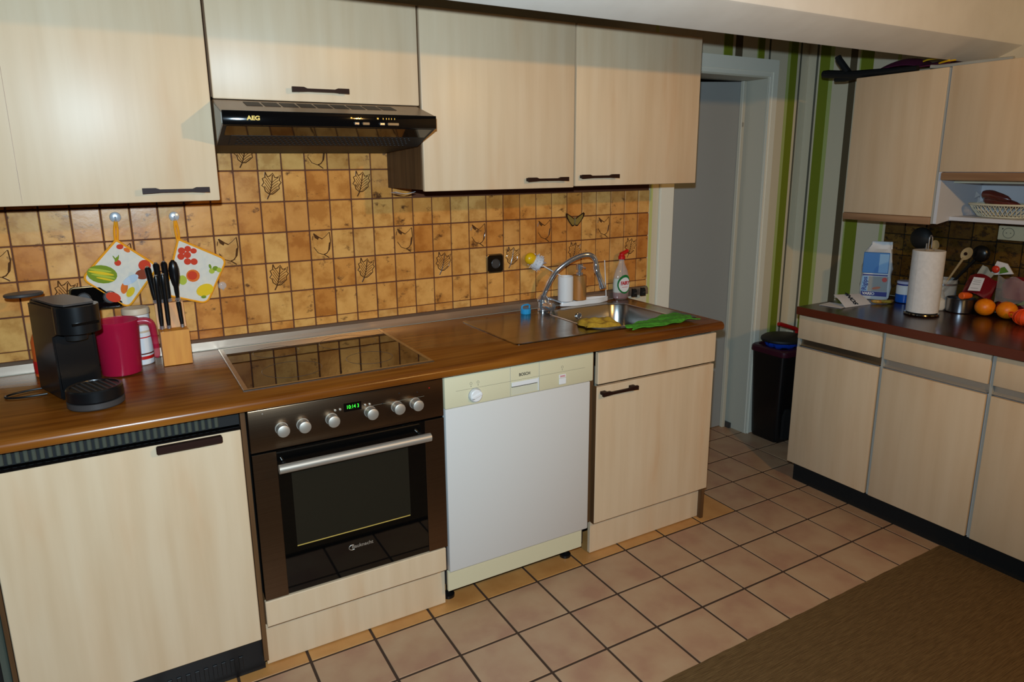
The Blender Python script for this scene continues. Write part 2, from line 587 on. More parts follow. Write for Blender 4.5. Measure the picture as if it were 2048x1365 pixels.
def ridge(mb, pts, r=0.0016):
    mb.tube([(x * PX, -0.0030, z * PZ) for x, z in pts], r, 6)

def leaf_mesh(kind, seed):
    rnd = random.Random(seed)
    mb = tilebox(-PX / 2 + gx / 2, PX / 2 - gx / 2, -PZ / 2 + gx / 2, PZ / 2 - gx / 2)
    def patch(pts):
        mb.prism([(x * PX, -0.0045, z * PZ) for x, z in pts], (0, -0.0006, 0))
    if kind == 'tulip':
        out = [(-.34, .40), (-.12, .27), (.04, .20), (.22, .30), (.38, .42), (.41, .12), (.34, -.16), (.20, -.29), (.06, -.33),
               (-.18, -.26), (-.36, -.06), (-.41, .16)]
        mb.mi = 2
        mb.prism([(x * PX * .97, -0.0028, z * PZ * .97) for x, z in out], (0, -0.0017, 0))
        mb.mi = 1
        ridge(mb, out[4:9], 0.0024)
        ridge(mb, out[8:11], 0.0017)
        ridge(mb, out[0:3], 0.0024)
        ridge(mb, out[2:5], 0.0015)
        ridge(mb, [(.06, -.32), (.18, -.38), (.30, -.45)], 0.0020)
        ridge(mb, [(-.40, .18), (-.37, .32)], 0.0014)
        patch([(-.36, .40), (-.10, .26), (-.16, .18), (-.30, .26)])
        patch([(.40, .10), (.33, -.18), (.27, -.20), (.33, .06)])
    else:
        out = [(-.34, .44), (-.22, .30), (-.12, .33), (.0, .45), (.12, .32), (.22, .34), (.36, .44), (.33, .26), (.42, .20), (.33, .08), (.37, -.02), (.24, -.14),
               (.10, -.25), (-.06, -.27), (-.24, -.20), (-.30, -.08), (-.42, -.04), (-.34, .08), (-.43, .20), (-.32, .26)]
        tilt = lambda L: [(x * .90 + .22 * z, z * .92 - .16 * x) for x, z in L]
        out = tilt(out)
        mb.mi = 2
        mb.prism([(x * PX * .98, -0.0028, z * PZ * .98) for x, z in out], (0, -0.0015, 0))
        mb.mi = 1
        ridge(mb, out + [out[0]], 0.0022)
        ridge(mb, tilt([(.0, .40), (.01, .05), (-.03, -.26), (-.12, -.46)]), 0.0024)
        for k in range(5):
            z = .24 - .10 * k
            ridge(mb, tilt([(0, z - .12), (.13, z), (.30, z + .12)]), 0.0019)
            ridge(mb, tilt([(0, z - .12), (-.14, z), (-.30, z + .13)]), 0.0019)
    return finish(mb, 'tile', [m_tile, m_relief, m_tile])
LM = {'tulip': leaf_mesh('tulip', 1), 'leaf': leaf_mesh('leaf', 2)}
short = finish(tilebox(-PX / 2 + gx / 2, PX / 2 - gx / 2, -0.014, 0.014), 'tile', m_tile)
end_tile = finish(tilebox(-PX / 2 + gx / 2, .0275, -PZ / 2 + gx / 2, PZ / 2 - gx / 2), 'tile', m_tile)
short_end = finish(tilebox(-PX / 2 + gx / 2, .0275, -0.014, 0.014), 'tile', m_tile)
relief_at = {}
for i in (-9, -5, -1, 3, 7, 11, 15, 19):
    relief_at[(i, 2)] = 'tulip'
for i in (-7, -3, 1, 5, 9, 13, 17, 21):
    relief_at[(i, 3)] = 'leaf'
for i in (1, 5):
    relief_at[(i, 0)] = 'leaf'
relief_at[(0, -1)] = 'leaf'
relief_at[(3, -1)] = 'tulip'
for j in range(-2, 6):
    for i in range(-10, 23):
        zc = R0 - (j + 0.5) * PZ
        xc = C0 + (i + 0.5) * PX
        if j < 0 and not -1 <= i < 7:
            continue
        if j == 0 and i > 7:
            continue                      # behind the wall units
        if j == 5:
            me, zc = short, 0.947
        else:
            me = LM[relief_at[(i, j)]] if (i, j) in relief_at else TH_['plain']
        if i == 22:
            me = short_end if j == 5 else end_tile
        t = link('tile', me, wall_back, (xc, 0, zc))
        if 'tile' == 'tile' and me is TH_['plain']:
            t.rotation_euler = (random.uniform(-.006, .006), 0, random.uniform(-.008, .008))
# right wall: dark olive mosaic, one object per tile
part('grout_bed', bx((3.0265, -1.515, 0.869), (3.03, -0.513, 1.275)), m_dark, wall_right, kind='stuff')
dme = finish(bx((-0.003, -0.0485, -0.0485), (0.003, 0.0485, 0.0485), bev=0.002), 'tile', m_dtile)
for i in range(10):
    for j in range(4):
        link('tile', dme, wall_right, (3.025, -0.563 - i * 0.1, 0.920 + j * 0.1))
# metal strip between worktop and tiles
m = MB()
m.prism([(-1.3, 0.002, 0.894), (-1.3, -0.016, 0.894), (-1.3, -0.014, 0.922), (-1.3, -0.004, 0.931), (-1.3, 0.002, 0.931)], (3.26, 0, 0))
struct('trim_2', m, m_copper, False)

# door: frame, architrave, leaf
m = MB()
m.prism([(DX0 + .004, .150, .006), (DX1 - .03, .150, .006), (DX1 - .03, .150, 1.930), (DX0 + .004, .150, 1.900)], (0, .038, 0))
door = struct('door_1', m, m_leafgrey)
m = MB()
m.prism([(2.022, 0.006, 0.0), (2.103, 0.006, 0.0), (2.103, 0.006, 1.942), (2.732, 0.006, 1.942), (2.732, 0.006, 0.0), (2.788, 0.006, 0.0),
         (2.788, 0.006, 2.022), (2.022, 0.006, 2.022)], (0, -0.016, 0))
bmesh.ops.bevel(m.bm, geom=m.bm.edges[:], offset=.003, segments=2, affect='EDGES')
part('architrave', m, m_archi, door)
m = MB()
m.prism([(2.745, -.0102, 0.0), (2.750, -.0102, 0.0), (2.750, -.0102, 1.966), (2.085, -.0102, 1.966), (2.085, -.0102, 1.961), (2.745, -.0102, 1.961)], (0, -.004, 0))
part('architrave_bead', m, m_archi, door, smooth=False)
m = MB()
m.prism([(DX0 + .001, 0.006, 0.0), (DX0 + .012, 0.006, 0.0), (DX0 + .012, 0.006, DZ1 - .012), (DX1 - .012, 0.006, DZ1 - .012), (DX1 - .012, 0.006, 0.0),
         (DX1 - .001, 0.006, 0.0), (DX1 - .001, 0.006, DZ1 - .001), (DX0 + .001, 0.006, DZ1 - .001)], (0, 0.17, 0))
part('jamb', m, m_arch, door, smooth=False)
part('door_stop', bx((2.690, 0.128, 0.0), (2.714, 0.149, 1.932), bev=0.002), m_arch, door)
part('latch_plate', bx((2.694, 0.1265, 1.700), (2.706, 0.128, 1.722)), m_alu, door, 'small metal latch plate')
part('lower_stop', bx((2.716, 0.10, 0.0), (2.732, 0.149, 0.03)), m_greyplas, door)

# rug (its edge runs along y = -1.232)
def rugf(u, v):
    x = -2.2 + u * 4.66
    y = -4.3 + v * (4.3 - 1.232)
    e = 0.0007 * math.sin(x * 37) + 0.0005 * math.sin(x * 91 + 1) if v > .99 else 0
    return Vector((x, y + e, 0.007))
m = MB()
m.grid(rugf, 150, 4, -0.006)
solo('woven_rug', m, m_rug, 'large flat brown woven rug covering the tiles in front of the units', 'rug', (0, -2.6, 0.001))

# ================================================================== LEFT RUN, LOWER
YF = -0.6

def handle_front(parent, x0, x1, z, y, n='handle'):
    """bow handle on a front facing -y: flat flared feet, thinner grip"""
    m = MB()
    L = x1 - x0
    pts = [(x0, z - .0075), (x0 + .032, z - .006), (x0 + .046, z - .005), (x1 - .046, z - .005), (x1 - .032, z - .006), (x1, z - .0075),
           (x1, z + .0075), (x1 - .034, z + .0075), (x1 - .044, z + .0035), (x0 + .044, z + .0035), (x0 + .034, z + .0075), (x0, z + .0075)]
    m.prism([(px, y - .019, pz) for px, pz in pts], (0, -.010, 0))
    for xx in (x0 + .004, x1 - .026):
        m.box((xx, y - .0195, z - .006), (xx + .022, y - .0005, z + .006), bev=.001)
    return part(n, m, m_hdl, parent)

def carcass(parent, x0, x1, z0, z1, y0, y1, m_, top=True, name='carcass'):
    t = .016
    m = MB()
    # one connected open box: U profile prism plus back
    outer = [(x0, z0), (x1, z0), (x1, z1), (x0, z1)]
    inner = [(x0 + t, z0 + t), (x0 + t, z1 - t), (x1 - t, z1 - t), (x1 - t, z0 + t)]
    if top:
        m.ring_loft([[(x, y0, z) for x, z in outer], [(x, y1, z) for x, z in outer],
                     [(x, y1 - .002, z) for x, z in ((x0 + t, z0 + t), (x1 - t, z0 + t), (x1 - t, z1 - t), (x0 + t, z1 - t))],
                     [(x, y0, z) for x, z in ((x0 + t, z0 + t), (x1 - t, z0 + t), (x1 - t, z1 - t), (x0 + t, z1 - t))]], cap=False, closed=True)
        m.box((x0 + t, y1 - .006, z0 + t), (x1 - t, y1 - .001, z1 - t))
    else:
        poly = [(x0, z1), (x0, z0), (x1, z0), (x1, z1), (x1 - t, z1), (x1 - t, z0 + t), (x0 + t, z0 + t), (x0 + t, z1)]
        m.prism([(x, y0, z) for x, z in poly], (0, y1 - y0, 0))
    return part(name, m, m_, parent, smooth=False)

# --- built-in fridge unit on the far left
fr = thing('fridge_unit', 'built-in fridge unit with maple door, black louvre grille above and black kick grille', 'fridge', (-0.31, -0.3, 0))
part('body', bx((-0.600, -0.565, 0.10), (-0.012, -0.03, 0.850)), m_blackm, fr, 'dark brown cabinet body')
part('door', bx((-0.606, YF, 0.128), (-0.021, YF + .019, 0.799), bev=.002), m_ven, fr)
part('side_strip', bx((-0.0185, YF + .004, 0.05), (-0.006, -0.566, 0.853)), m_brownside, fr)
part('edge_strip', bx((-0.618, YF + .002, 0.09), (-0.608, -0.566, 0.80)), m_brownside, fr)
tr = part('door_trim', bx((-0.606, YF - .004, 0.8005), (-0.021, YF + .02, 0.8085), bev=.0015), m_gloss, fr)
gr_ = part('grille_frame', bx((-0.606, -0.588, 0.812), (-0.021, -0.580, 0.852)), m_blackm, fr)
for k in range(32):
    x = -0.600 + k * 0.0166
    part('slat', bx((x, -0.597, 0.8155), (x + .0098, -0.5885, 0.847), bev=.002), m_slat, fr)
m = MB()
m.box((-0.233, -0.622, 0.778), (-0.071, -0.6005, 0.797), bev=.003)
part('handle', m, m_hdl, fr)
part('kick_grille', bx((-0.606, -0.575, 0.012), (-0.014, -0.566, 0.122)), m_black, fr)
for k in range(22):
    x = -0.592 + k * 0.024
    part('slot_rib', bx((x, -0.5785, 0.035), (x + .012, -0.5755, 0.078), bev=.001), m_black, fr)
# neighbour to the left of the fridge (only its edge shows)
nb = thing('metal_side_panel', 'grey green metal appliance side standing left of the fridge unit', 'appliance', (-0.9, -0.3, 0))
part('housing', bx((-1.2, -0.575, 0.012), (-0.622, -0.03, 0.850), bev=.01, seg=2), m_grgrey, nb)
part('front_frame', bx((-1.19, -0.59, 0.10), (-0.64, -0.576, 0.80), bev=.003), m_dark, nb)

# --- oven housing with its maple panel and plinth
oh = thing('oven_housing', 'oven housing cabinet with maple panel below the oven and maple plinth', 'cabinet', (0.3, -0.3, 0))
m = MB()
m.prism([(-0.004, YF + .025, 0.159), (0.599, YF + .025, 0.159), (0.599, YF + .025, 0.84), (0.5975, YF + .025, 0.84), (0.5975, YF + .025, 0.235), (-0.0025, YF + .025, 0.235), (-0.0025, YF + .025, 0.84), (-0.004, YF + .025, 0.84)], (0, 0.53, 0))
part('carcass', m, m_brownside, oh, smooth=False)
part('panel', bx((-0.001, YF, 0.162), (0.589, YF + .018, 0.246), bev=.002), m_ven, oh)
part('plinth', bx((-0.005, -0.553, 0.003), (0.602, -0.537, 0.157), bev=.001), m_ven, oh)

ov = thing('oven', 'stainless steel built-in oven with black glass door and six round knobs', 'oven', (0.3, -0.3, 0.25))
part('body', bx((0.002, -0.573, 0.252), (0.592, -0.08, 0.838)), m_blackm, ov)
part('control_panel', bx((0.0, YF, 0.7205), (0.596, -0.574, 0.846), bev=.0025, seg=2), m_panelst, ov)
dr = part('door', bx((0.001, YF, 0.252), (0.595, -0.574, 0.7155), bev=.002), m_glass, ov, 'black glass oven door')
part('side_trim', bx((0.0012, YF - .0025, 0.252), (0.068, YF - .0003, 0.715), bev=.001), m_panelst, dr, 'steel trim')
part('side_trim', bx((0.5275, YF - .0025, 0.252), (0.5948, YF - .0003, 0.715), bev=.001), m_panelst, dr, 'steel trim')
part('window', bx((0.105, YF - .0012, 0.402), (0.468, YF - .0002, 0.668)), m_oglass, dr)
part('window_rail', bx((0.105, YF - .0020, 0.402), (0.466, YF - .0013, 0.405)), m_gold, dr)
hb = MB()
hb.cyl((0.064, -0.646, 0.677), (0.528, -0.646, 0.677), 0.0135, n=24)
part('handle', hb, m_alu, ov, 'brushed aluminium handle bar')
for x in (0.085, 0.507):
    hb = MB()
    hb.cyl((x, -0.634, 0.677), (x, YF - .003, 0.677), 0.006, n=12)
    part('handle_post', hb, m_steel, ov)
for x in (0.088, 0.148, 0.232, 0.350, 0.436, 0.497):
    k = MB()
    k.cyl((x, YF - .0003, 0.7825), (x, YF - .006, 0.7825), 0.0185, n=28)
    k.tube([(x, YF - .006, .7825), (x, YF - .030, .7825), (x, YF - .0345, .7825), (x, YF - .036, .7825)], None, 28, radii=[.0168, .0182, .0172, .0145])
    part('knob', k, m_alu, ov)
ds = part('display', bx((0.2715, YF - .0012, 0.7945), (0.3255, YF - .0002, 0.821)), m_gloss, ov)
text('clock_digits', '10:14 3', 0.0165, (0.2985, YF - .0016, 0.8078), FRONT, m_green, ds, sx=.80, bold=-.0001)
for x in (0.245, 0.260, 0.337, 0.351):
    b_ = MB()
    b_.tube([(x, YF - .0002, .806), (x, YF - .004, .806), (x, YF - .005, .806)], None, 14, radii=[.0036, .0036, .002])
    part('button', b_, m_alu, ov)
for x, z, mm in ((0.447, .823, m_ink), (0.507, .816, m_ink), (0.548, .823, m_red), (.04, .834, m_alu), (.392, .80, m_ink)):
    b_ = MB()
    b_.cyl((x, YF - .0002, z), (x, YF - .0008, z), .0018, n=10)
    part('indicator_dot', b_, mm, ov)
part('scale_line', bx((0.36, YF - .0006, .7985), (.53, YF - .0001, .7992)), m_greyink, ov)
lg = text('lettering', 'Bauknecht', 0.0165, (0.303, YF - .0004, 0.3475), FRONT, m_alu, dr, bold=.0002)
rg = MB()
rg.tube([(0.270 + .0105 * math.cos(a), YF - .0006, .3465 + .0085 * math.sin(a)) for a in [math.radians(60 + 13 * q) for q in range(20)]], .0011, 6)
part('logo_ring', rg, m_alu, dr)

# --- dishwasher
dw = thing('dishwasher', 'white dishwasher with cream control panel between oven and sink cabinet', 'dishwasher', (0.9, -0.3, 0))
part('body', bx((0.606, -0.572, 0.075), (1.178, -0.05, 0.848)), m_greyplas, dw)
m = MB()
m.box((0.600, YF - .003, 0.7395), (1.193, -0.573, 0.8475), bev=.004, seg=2)
cp = part('control_panel', m, m_cream, dw, 'yellowed cream control panel')
part('door', bx((0.602, YF, 0.147), (1.182, -0.573, 0.738), bev=.003, seg=2), m_white, dw)
part('kick_panel', bx((0.600, -0.586, 0.066), (1.166, -0.574, 0.144), bev=.002), m_cream, dw, 'cream kick panel')
for x in (0.628, 1.135):
    f_ = MB()
    f_.lathe([(.022, .002), (.022, .012), (.008, .018), (.008, .0745)], 16, (x, -0.520, 0))
    part('foot', f_, m_black, dw)
YP = YF - .003
k = MB()
k.cyl((0.709, YP - .0001, .7715), (.709, YP - .0012, .7715), .0245, n=32)
kd = part('dial_ring', k, m_greyedge, dw)
k = MB()
k.tube([(.709, YP - .0013, .7715), (.709, YP - .012, .7715), (.709, YP - .0145, .7715)], None, 32, radii=[.0222, .0212, .018])
k.box((.6885, YP - .0185, .7660), (.7295, YP - .0140, .7770), bev=.002, rot=Matrix.Rotation(math.radians(-20), 3, 'Y'))
part('dial', k, m_offw, dw, 'white programme dial')
part('dial_mark', bx((.689, YP - .0192, .763), (.699, YP - .0186, .7642)), m_ink, dw)
m = MB()
for xx in (0.843, 0.959):
    m.box((xx, YP - .0007, .742), (xx + .0012, YP - .0001, .846))
part('panel_seam', m, m_greyedge, dw)
# grip recess
part('grip_recess', bx((.8475, YP - .0008, .745), (.955, YP - .0001, .792)), m_edge, dw)
part('grip_flap', bx((.848, YP - .0050, .7755), (.953, YP - .0009, .7905), bev=.0015), m_offw, dw, 'white grip flap')
part('grip_shadow_gap', bx((.848, YP - .0030, .7735), (.950, YP - .0009, .7752)), m_greyplas, dw)
part('grip_rim', bx((.9535, YP - .0045, .745), (.9565, YP - .0009, .793), bev=.001), m_offw, dw)
text('lettering', 'BOSCH', .0145, (.9005, YP - .0003, .8128), FRONT, m_ink, dw, bold=.00025, sx=.95)
part('power_button', bx((1.042, YP - .004, .7505), (1.071, YP - .0002, .7725), bev=.0012), m_offw, dw)
part('button_label', bx((1.042, YP - .0022, .7735), (1.071, YP - .0002, .7865), bev=.0006), m_offw, dw)
for z in (.7772, .7812):
    part('red_line', bx((1.046, YP - .0030, z), (1.067, YP - .0023, z + .0016)), m_red, dw)
part('print_line', bx((.640, YP - .0005, .7955), (1.155, YP - .0001, .7962)), m_greyink, dw)
for x, z in ((.695, .813), (.721, .814), (1.056, .813)):
    k = MB()
    k.tube([(x + .0042 * math.cos(a * math.pi / 6), YP - .0004, z + .0042 * math.sin(a * math.pi / 6)) for a in range(12)], .0005, 5, closed=True, cap=False)
    k.box((x - .0015, YP - .0006, z - .011), (x + .0015, YP - .0001, z - .0085))
    part('printed_symbol', k, m_greyink, dw)

# --- sink cabinet
sc = thing('sink_cabinet', 'maple sink cabinet with false drawer front, door and plinth at the end of the run', 'cabinet', (1.5, -0.3, 0))
carcass(sc, 1.197, 1.806, 0.158, 0.853, -0.578, -0.03, m_brownside, top=False)
part('drawer_front', bx((1.217, YF, 0.7185), (1.814, YF + .019, 0.840), bev=.002), m_ven, sc)
sd = part('door', bx((1.213, YF, 0.156), (1.810, YF + .019, 0.709), bev=.002), m_ven, sc)
part('door_edge', bx((1.2095, YF + .001, 0.157), (1.2125, YF + .020, 0.712)), m_brownside, sc)
handle_front(sd, 1.223, 1.389, 0.6865, YF)
part('plinth', bx((1.228, -0.555, 0.003), (1.822, -0.539, 0.1535), bev=.001), m_ven, sc)
part('side_leg', bx((1.8085, -0.575, 0.0), (1.8245, -0.556, 0.153)), m_brownside, sc)

# --- worktop with cut-outs
m = MB()
yb, yf, z0, z1 = -0.018, -0.640, 0.857, 0.892
prof = [(yb, z0), (yf + .014, z0), (yf + .004, z0 + .004), (yf, z0 + .013), (yf + .001, z1 - .012), (yf + .006, z1 - .004), (yf + .016, z1), (yb, z1)]
m.prism([(-1.3, y, z) for y, z in prof], (3.112, 0, 0))
wt = solo('worktop', m, m_oak, 'long oak brown worktop with rounded front edge over the oven and dishwasher', 'worktop', (0, 0, 0))
c = MB()
c.box((1.278, -0.507, 0.8), (1.712, -0.106, 1.0))
boolean_cut(wt, c)
for p in wt.data.polygons:
    p.use_smooth = True
wt.data.set_sharp_from_angle(angle=math.radians(40))

# --- hob
hob = thing('ceramic_hob', 'black ceramic glass hob in a thin steel frame set in the worktop', 'hob', (0.3, -0.3, 0.892))
fx0, fx1, fy0, fy1 = 0.002, 0.588, -0.556, -0.035
m = MB()
def rct(x0, x1, y0, y1, z):
    return [(x0, y0, z), (x1, y0, z), (x1, y1, z), (x0, y1, z)]
w_ = .014
m.ring_loft([rct(fx0, fx1, fy0, fy1, .8925), rct(fx0, fx1, fy0, fy1, .8950), rct(fx0 + .002, fx1 - .002, fy0 + .002, fy1 - .002, .8962),
             rct(fx0 + w_, fx1 - w_, fy0 + w_, fy1 - w_, .8962), rct(fx0 + w_, fx1 - w_, fy0 + w_, fy1 - w_, .8925)], cap=False, closed=True)
part('frame', m, m_steel, hob, smooth=False)
gl = part('glass_plate', bx((fx0 + w_ + .0004, fy0 + w_ + .0004, .8925), (fx1 - w_ - .0004, fy1 - w_ - .0004, .8958)), m_glass, hob)
for x, y, r in ((.17, -.41, .09), (.17, -.17, .075), (.42, -.41, .075), (.42, -.17, .10)):
    k = MB()
    k.tube([(x + r * math.cos(a * math.pi / 24), y + r * math.sin(a * math.pi / 24), .8958) for a in range(48)], .0006, 4, closed=True, cap=False)
    part('cooking_zone_ring', k, m_greyplas, hob)

# --- sink
def rrect(x0, x1, y0, y1, r, z, n=6):
    pts = []
    for cx, cy, a0 in ((x1 - r, y1 - r, 0), (x0 + r, y1 - r, 90), (x0 + r, y0 + r, 180), (x1 - r, y0 + r, 270)):
        for k in range(n + 1):
            a = math.radians(a0 + 90 * k / n)
            pts.append(Vector((cx + r * math.cos(a), cy + r * math.sin(a), z)))
    return pts
sk = thing('inset_sink', 'steel inset sink with drainer on the left and deep bowl on the right', 'sink', (1.35, -0.3, 0.892))
m = MB()
ox0, ox1, oy0, oy1 = .918, 1.786, -.524, -.076
bx0, bx1, by0, by1 = 1.288, 1.702, -.497, -.116
m.ring_loft([rrect(ox0, ox1, oy0, oy1, .02, .8925), rrect(ox0, ox1, oy0, oy1, .02, .8942), rrect(ox0 + .004, ox1 - .004, oy0 + .004, oy1 - .004, .018, .8962),
             rrect(ox0 + .012, ox1 - .012, oy0 + .012, oy1 - .012, .014, .8950), rrect(bx0, bx1, by0, by1, .075, .8950),
             rrect(bx0, bx1, by0, by1, .075, .8925)], cap=False, closed=True)
part('drainer', m, m_sink, sk, smooth=True)
m = MB()
m.ring_loft([rrect(bx0 - .0005, bx1 + .0005, by0 - .0005, by1 + .0005, .075, .8958), rrect(bx0 + .004, bx1 - .004, by0 + .004, by1 - .004, .073, .888),
             rrect(bx0 + .014, bx1 - .014, by0 + .014, by1 - .014, .068, .772), rrect(bx0 + .030, bx1 - .030, by0 + .03, by1 - .03, .055, .752),
             rrect(bx0 + .15, bx1 - .15, by0 + .13, by1 - .13, .04, .748)], cap=False)
bm_ = m.bm
bm_.faces.new([v for v in bm_.verts[:][-28:]])
part('bowl', m, m_bowl, sk)
m = MB()
m.tube([(p.x, p.y, p.z) for p in rrect(bx0, bx1, by0, by1, .075, .8962)], .0022, 6, closed=True, cap=False)
part('bowl_rim', m, m_chrome, sk)
m = MB()
m.tube([(1.468 + .012 * math.cos(a * math.pi / 8), -.1275, .862 + .012 * math.sin(a * math.pi / 8)) for a in range(16)], .0022, 6, closed=True, cap=False)
m.cyl((1.468, -.124, .862), (1.468, -.128, .862), .009, n=16)
part('overflow', m, m_chrome, sk)

# --- tap
tp = thing('mixer_tap', 'chrome kitchen mixer tap with high arched spout and pull spray head', 'tap', (1.31, -.085, .895))
m = MB()
tb = (1.306, -.0855)
m.lathe([(.0235, .8962), (.0235, .903), (.020, .908), (.020, .935), (.026, .940), (.027, .948), (.017, .960), (.0125, .966)], 24, (tb[0], tb[1], 0))
part('body', m, m_chrome, tp)
m = MB()
m.tube([(1.306, -.106, .922), (1.312, -.135, .920), (1.314, -.148, .919), (1.315, -.151, .919)], None, 20, radii=[.019, .021, .019, .01])
part('cartridge', m, m_chrome, tp)
m = MB()
m.tube([(1.325, -.102, .952), (1.345, -.125, .942), (1.362, -.140, .934)], None, 8, radii=[.006, .0045, .005])
part('lever', m, m_chrome, tp)
raw = [(1.306, -.090, .962), (1.311, -.115, 1.008), (1.333, -.140, 1.067), (1.375, -.16, 1.106), (1.42, -.175, 1.130), (1.455, -.188, 1.139),
       (1.476, -.195, 1.136), (1.492, -.2, 1.122), (1.498, -.203, 1.098)]
def smoothpts(p, k=4):
    out = []
    n = len(p)
    P = [Vector(q) for q in p]
    for i in range(n - 1):
        a, b, c_, d = P[max(i - 1, 0)], P[i], P[i + 1], P[min(i + 2, n - 1)]
        for t in range(k):
            s = t / k
            out.append(.5 * ((2 * b) + (-a + c_) * s + (2 * a - 5 * b + 4 * c_ - d) * s * s + (-a + 3 * b - 3 * c_ + d) * s ** 3))
    out.append(P[-1])
    return out
m = MB()
m.tube(smoothpts(raw), .0104, 16)
part('spout', m, m_chrome, tp)
m = MB()
sp = [(1.498, -.203, 1.0975), (1.4985, -.2035, 1.083), (1.500, -.204, 1.074), (1.502, -.205, 1.066), (1.504, -.206, 1.062), (1.512, -.2085, 1.043),
      (1.521, -.212, 1.018), (1.525, -.2135, 1.006), (1.529, -.215, .995), (1.530, -.2155, .992)]
m.tube(sp, None, 16, radii=[.0115, .0135, .011, .014, .011, .0105, .0115, .015, .015, .012])
part('spray_head', m, m_chrome, tp)

# --- small blue clip left of the tap
bl = thing('blue_cap', 'bright blue ribbed plastic cap lying on the drainer left of the tap', 'cap', (1.212, -.098, .895))
m = MB()
n_ = 40
m.ring_loft([[(1.212 + r * (1 + .05 * (k % 2)) * math.cos(2 * math.pi * k / n_), -.098 + r * (1 + .05 * (k % 2)) * math.sin(2 * math.pi * k / n_), z) for k in range(n_)]
             for r, z in ((.020, .8957), (.021, .899), (.021, .915), (.019, .918))])
part('ribbed_ring', m, m_blue, bl)
m = MB()
m.tube([(1.1935, -.098, .918), (1.193, -.098, .929), (1.202, -.098, .933), (1.222, -.098, .934), (1.231, -.098, .930), (1.230, -.098, .918)], .0038, 8)
part('loop', m, m_blue, bl)

# --- soap set
st = thing('sink_caddy', 'white plastic washing-up caddy tray behind the sink bowl', 'caddy', (1.55, -.060, .893))
m = MB()
def blob(z, gr=0.0):
    pts = []
    for k in range(48):
        a = 2 * math.pi * k / 48
        x = 1.552 + (.132 + gr) * math.cos(a)
        y = -.050 + (.031 + gr) * math.sin(a) * (1 - .10 * math.cos(6 * math.asin(max(-1, min(1, math.cos(a))))))
        pts.append(Vector((x, y, z)))
    return pts
m.ring_loft([blob(.8965), blob(.914), blob(.9165, -.002), blob(.9165, -.006), blob(.905, -.007)])
part('tray', m, m_offw, st)
m = MB()
m.cyl((1.6745, -.052, .917), (1.661, -.052, 1.085), .0022, n=8)
part('hanging_rod', m, m_offw, st)
ch = thing('brush_holder', 'white plastic beaker holding the dish brush at the left end of the caddy', 'beaker', (1.447, -.052, .9175), local=True)
m = MB()
m.lathe([(.030, 0.0), (.0345, .003), (.0345, .111), (.033, .1125), (.031, .111), (.030, .010), (.0, .010)], 32)
part('cup', m, m_offw, ch)
sdp = thing('soap_dispenser', 'bamboo soap dispenser with steel pump in the middle of the caddy', 'dispenser', (1.519, -.055, .9175), local=True)
m = MB()
m.lathe([(.030, 0.0), (.0325, .002), (.0325, .109), (.030, .112), (.0, .112)], 32)
part('bottle', m, m_bamboo, sdp)
m = MB()
m.lathe([(.016, .1125), (.016, .124), (.009, .126), (.009, .138), (.0155, .139), (.0155, .160), (.014, .162), (0, .162)], 24)
m.tube([(0, -.012, .152), (0, -.03, .152), (0, -.042, .148)], .004, 8)
part('pump', m, m_chrome, sdp)
db = thing('dish_brush', 'yellow and white dish brush leaning left out of the white beaker', 'brush', (1.44, -.055, 1.02))
a, b = Vector((1.447, -.055, .925)), Vector((1.276, -.036, 1.118))
a = Vector((1.424, -.055, 1.0305)) + (Vector((1.424, -.055, 1.0305)) - b).normalized() * -.0
m = MB()
m.tube([a + Vector((.006, 0, -.002)), a * .5 + b * .5, b], .0028, 8)
part('handle', m, m_offw, db)
d_ = (b - a).normalized()
cbr = a + (b - a) * .80
m = MB()
u_ = d_.cross(Vector((0, 1, 0))).normalized()
v_ = d_.cross(u_)
rnd = random.Random(3)
m.tube([cbr + d_ * t for t in (-.024, -.012, .012, .022)], None, 18, radii=[.014, .030, .031, .016])
for k in range(150):
    an = rnd.uniform(0, 2 * math.pi)
    o_ = cbr + d_ * rnd.uniform(-.022, .02)
    e_ = o_ + (u_ * math.cos(an) + v_ * math.sin(an)) * rnd.uniform(.028, .040) + d_ * rnd.uniform(-.006, .006)
    m.tube([o_, e_], .0011, 3, cap=False)
part('bristles', m, m_bristle, db, kind='stuff')
m = MB()
m.sphere(b + d_ * .002, .027, (1, .8, .95), 20, 12)
part('brush_head', m, m_yel, db, 'yellow rounded sponge head')

# --- washing-up liquid bottle
fb = thing('washing_up_liquid', 'clear washing-up liquid bottle with red cap and green label at the tiled corner', 'bottle', (1.760, -.052, .8965), local=True)
m = MB()
m.lathe([(.034, 0), (.040, .006), (.043, .03), (.045, .065), (.042, .10), (.032, .135), (.020, .158), (.0145, .172), (.0145, .186)], 32, sx=1.0, sy=.62)
part('bottle', m, m_clear, fb)
m = MB()
m.lathe([(.030, .0035), (.037, .008), (.040, .03), (.042, .065), (.039, .098), (.0, .0985)], 32, sx=1.0, sy=.60)
part('liquid', m, m_liquid, fb)
m = MB()
m.lathe([(.0405, .0045), (.0412, .014), (.0432, .032), (.0425, .033), (.0, .0335)], 32, sx=.985, sy=.61)
part('red_base_band', m, m_dkred, fb)
m = MB()
def lab(rx, rz, yy, cz=.072):
    out = []
    for k in range(36):
        a_ = 2 * math.pi * k / 36
        x = rx * math.cos(a_)
        z = cz + rz * math.sin(a_)
        out.append(Vector((x, -.62 * math.sqrt(max(0, .0455 ** 2 - x * x)) - yy, z)))
    return out
m.ring_loft([lab(.036, .044, .0002), lab(.036, .044, .0010)])
lb = part('label_green', m, m_labelg, fb)
m = MB()
m.ring_loft([lab(.031, .034, .0011, .070), lab(.031, .034, .0018, .070)])
part('label_white', m, m_offw, fb)
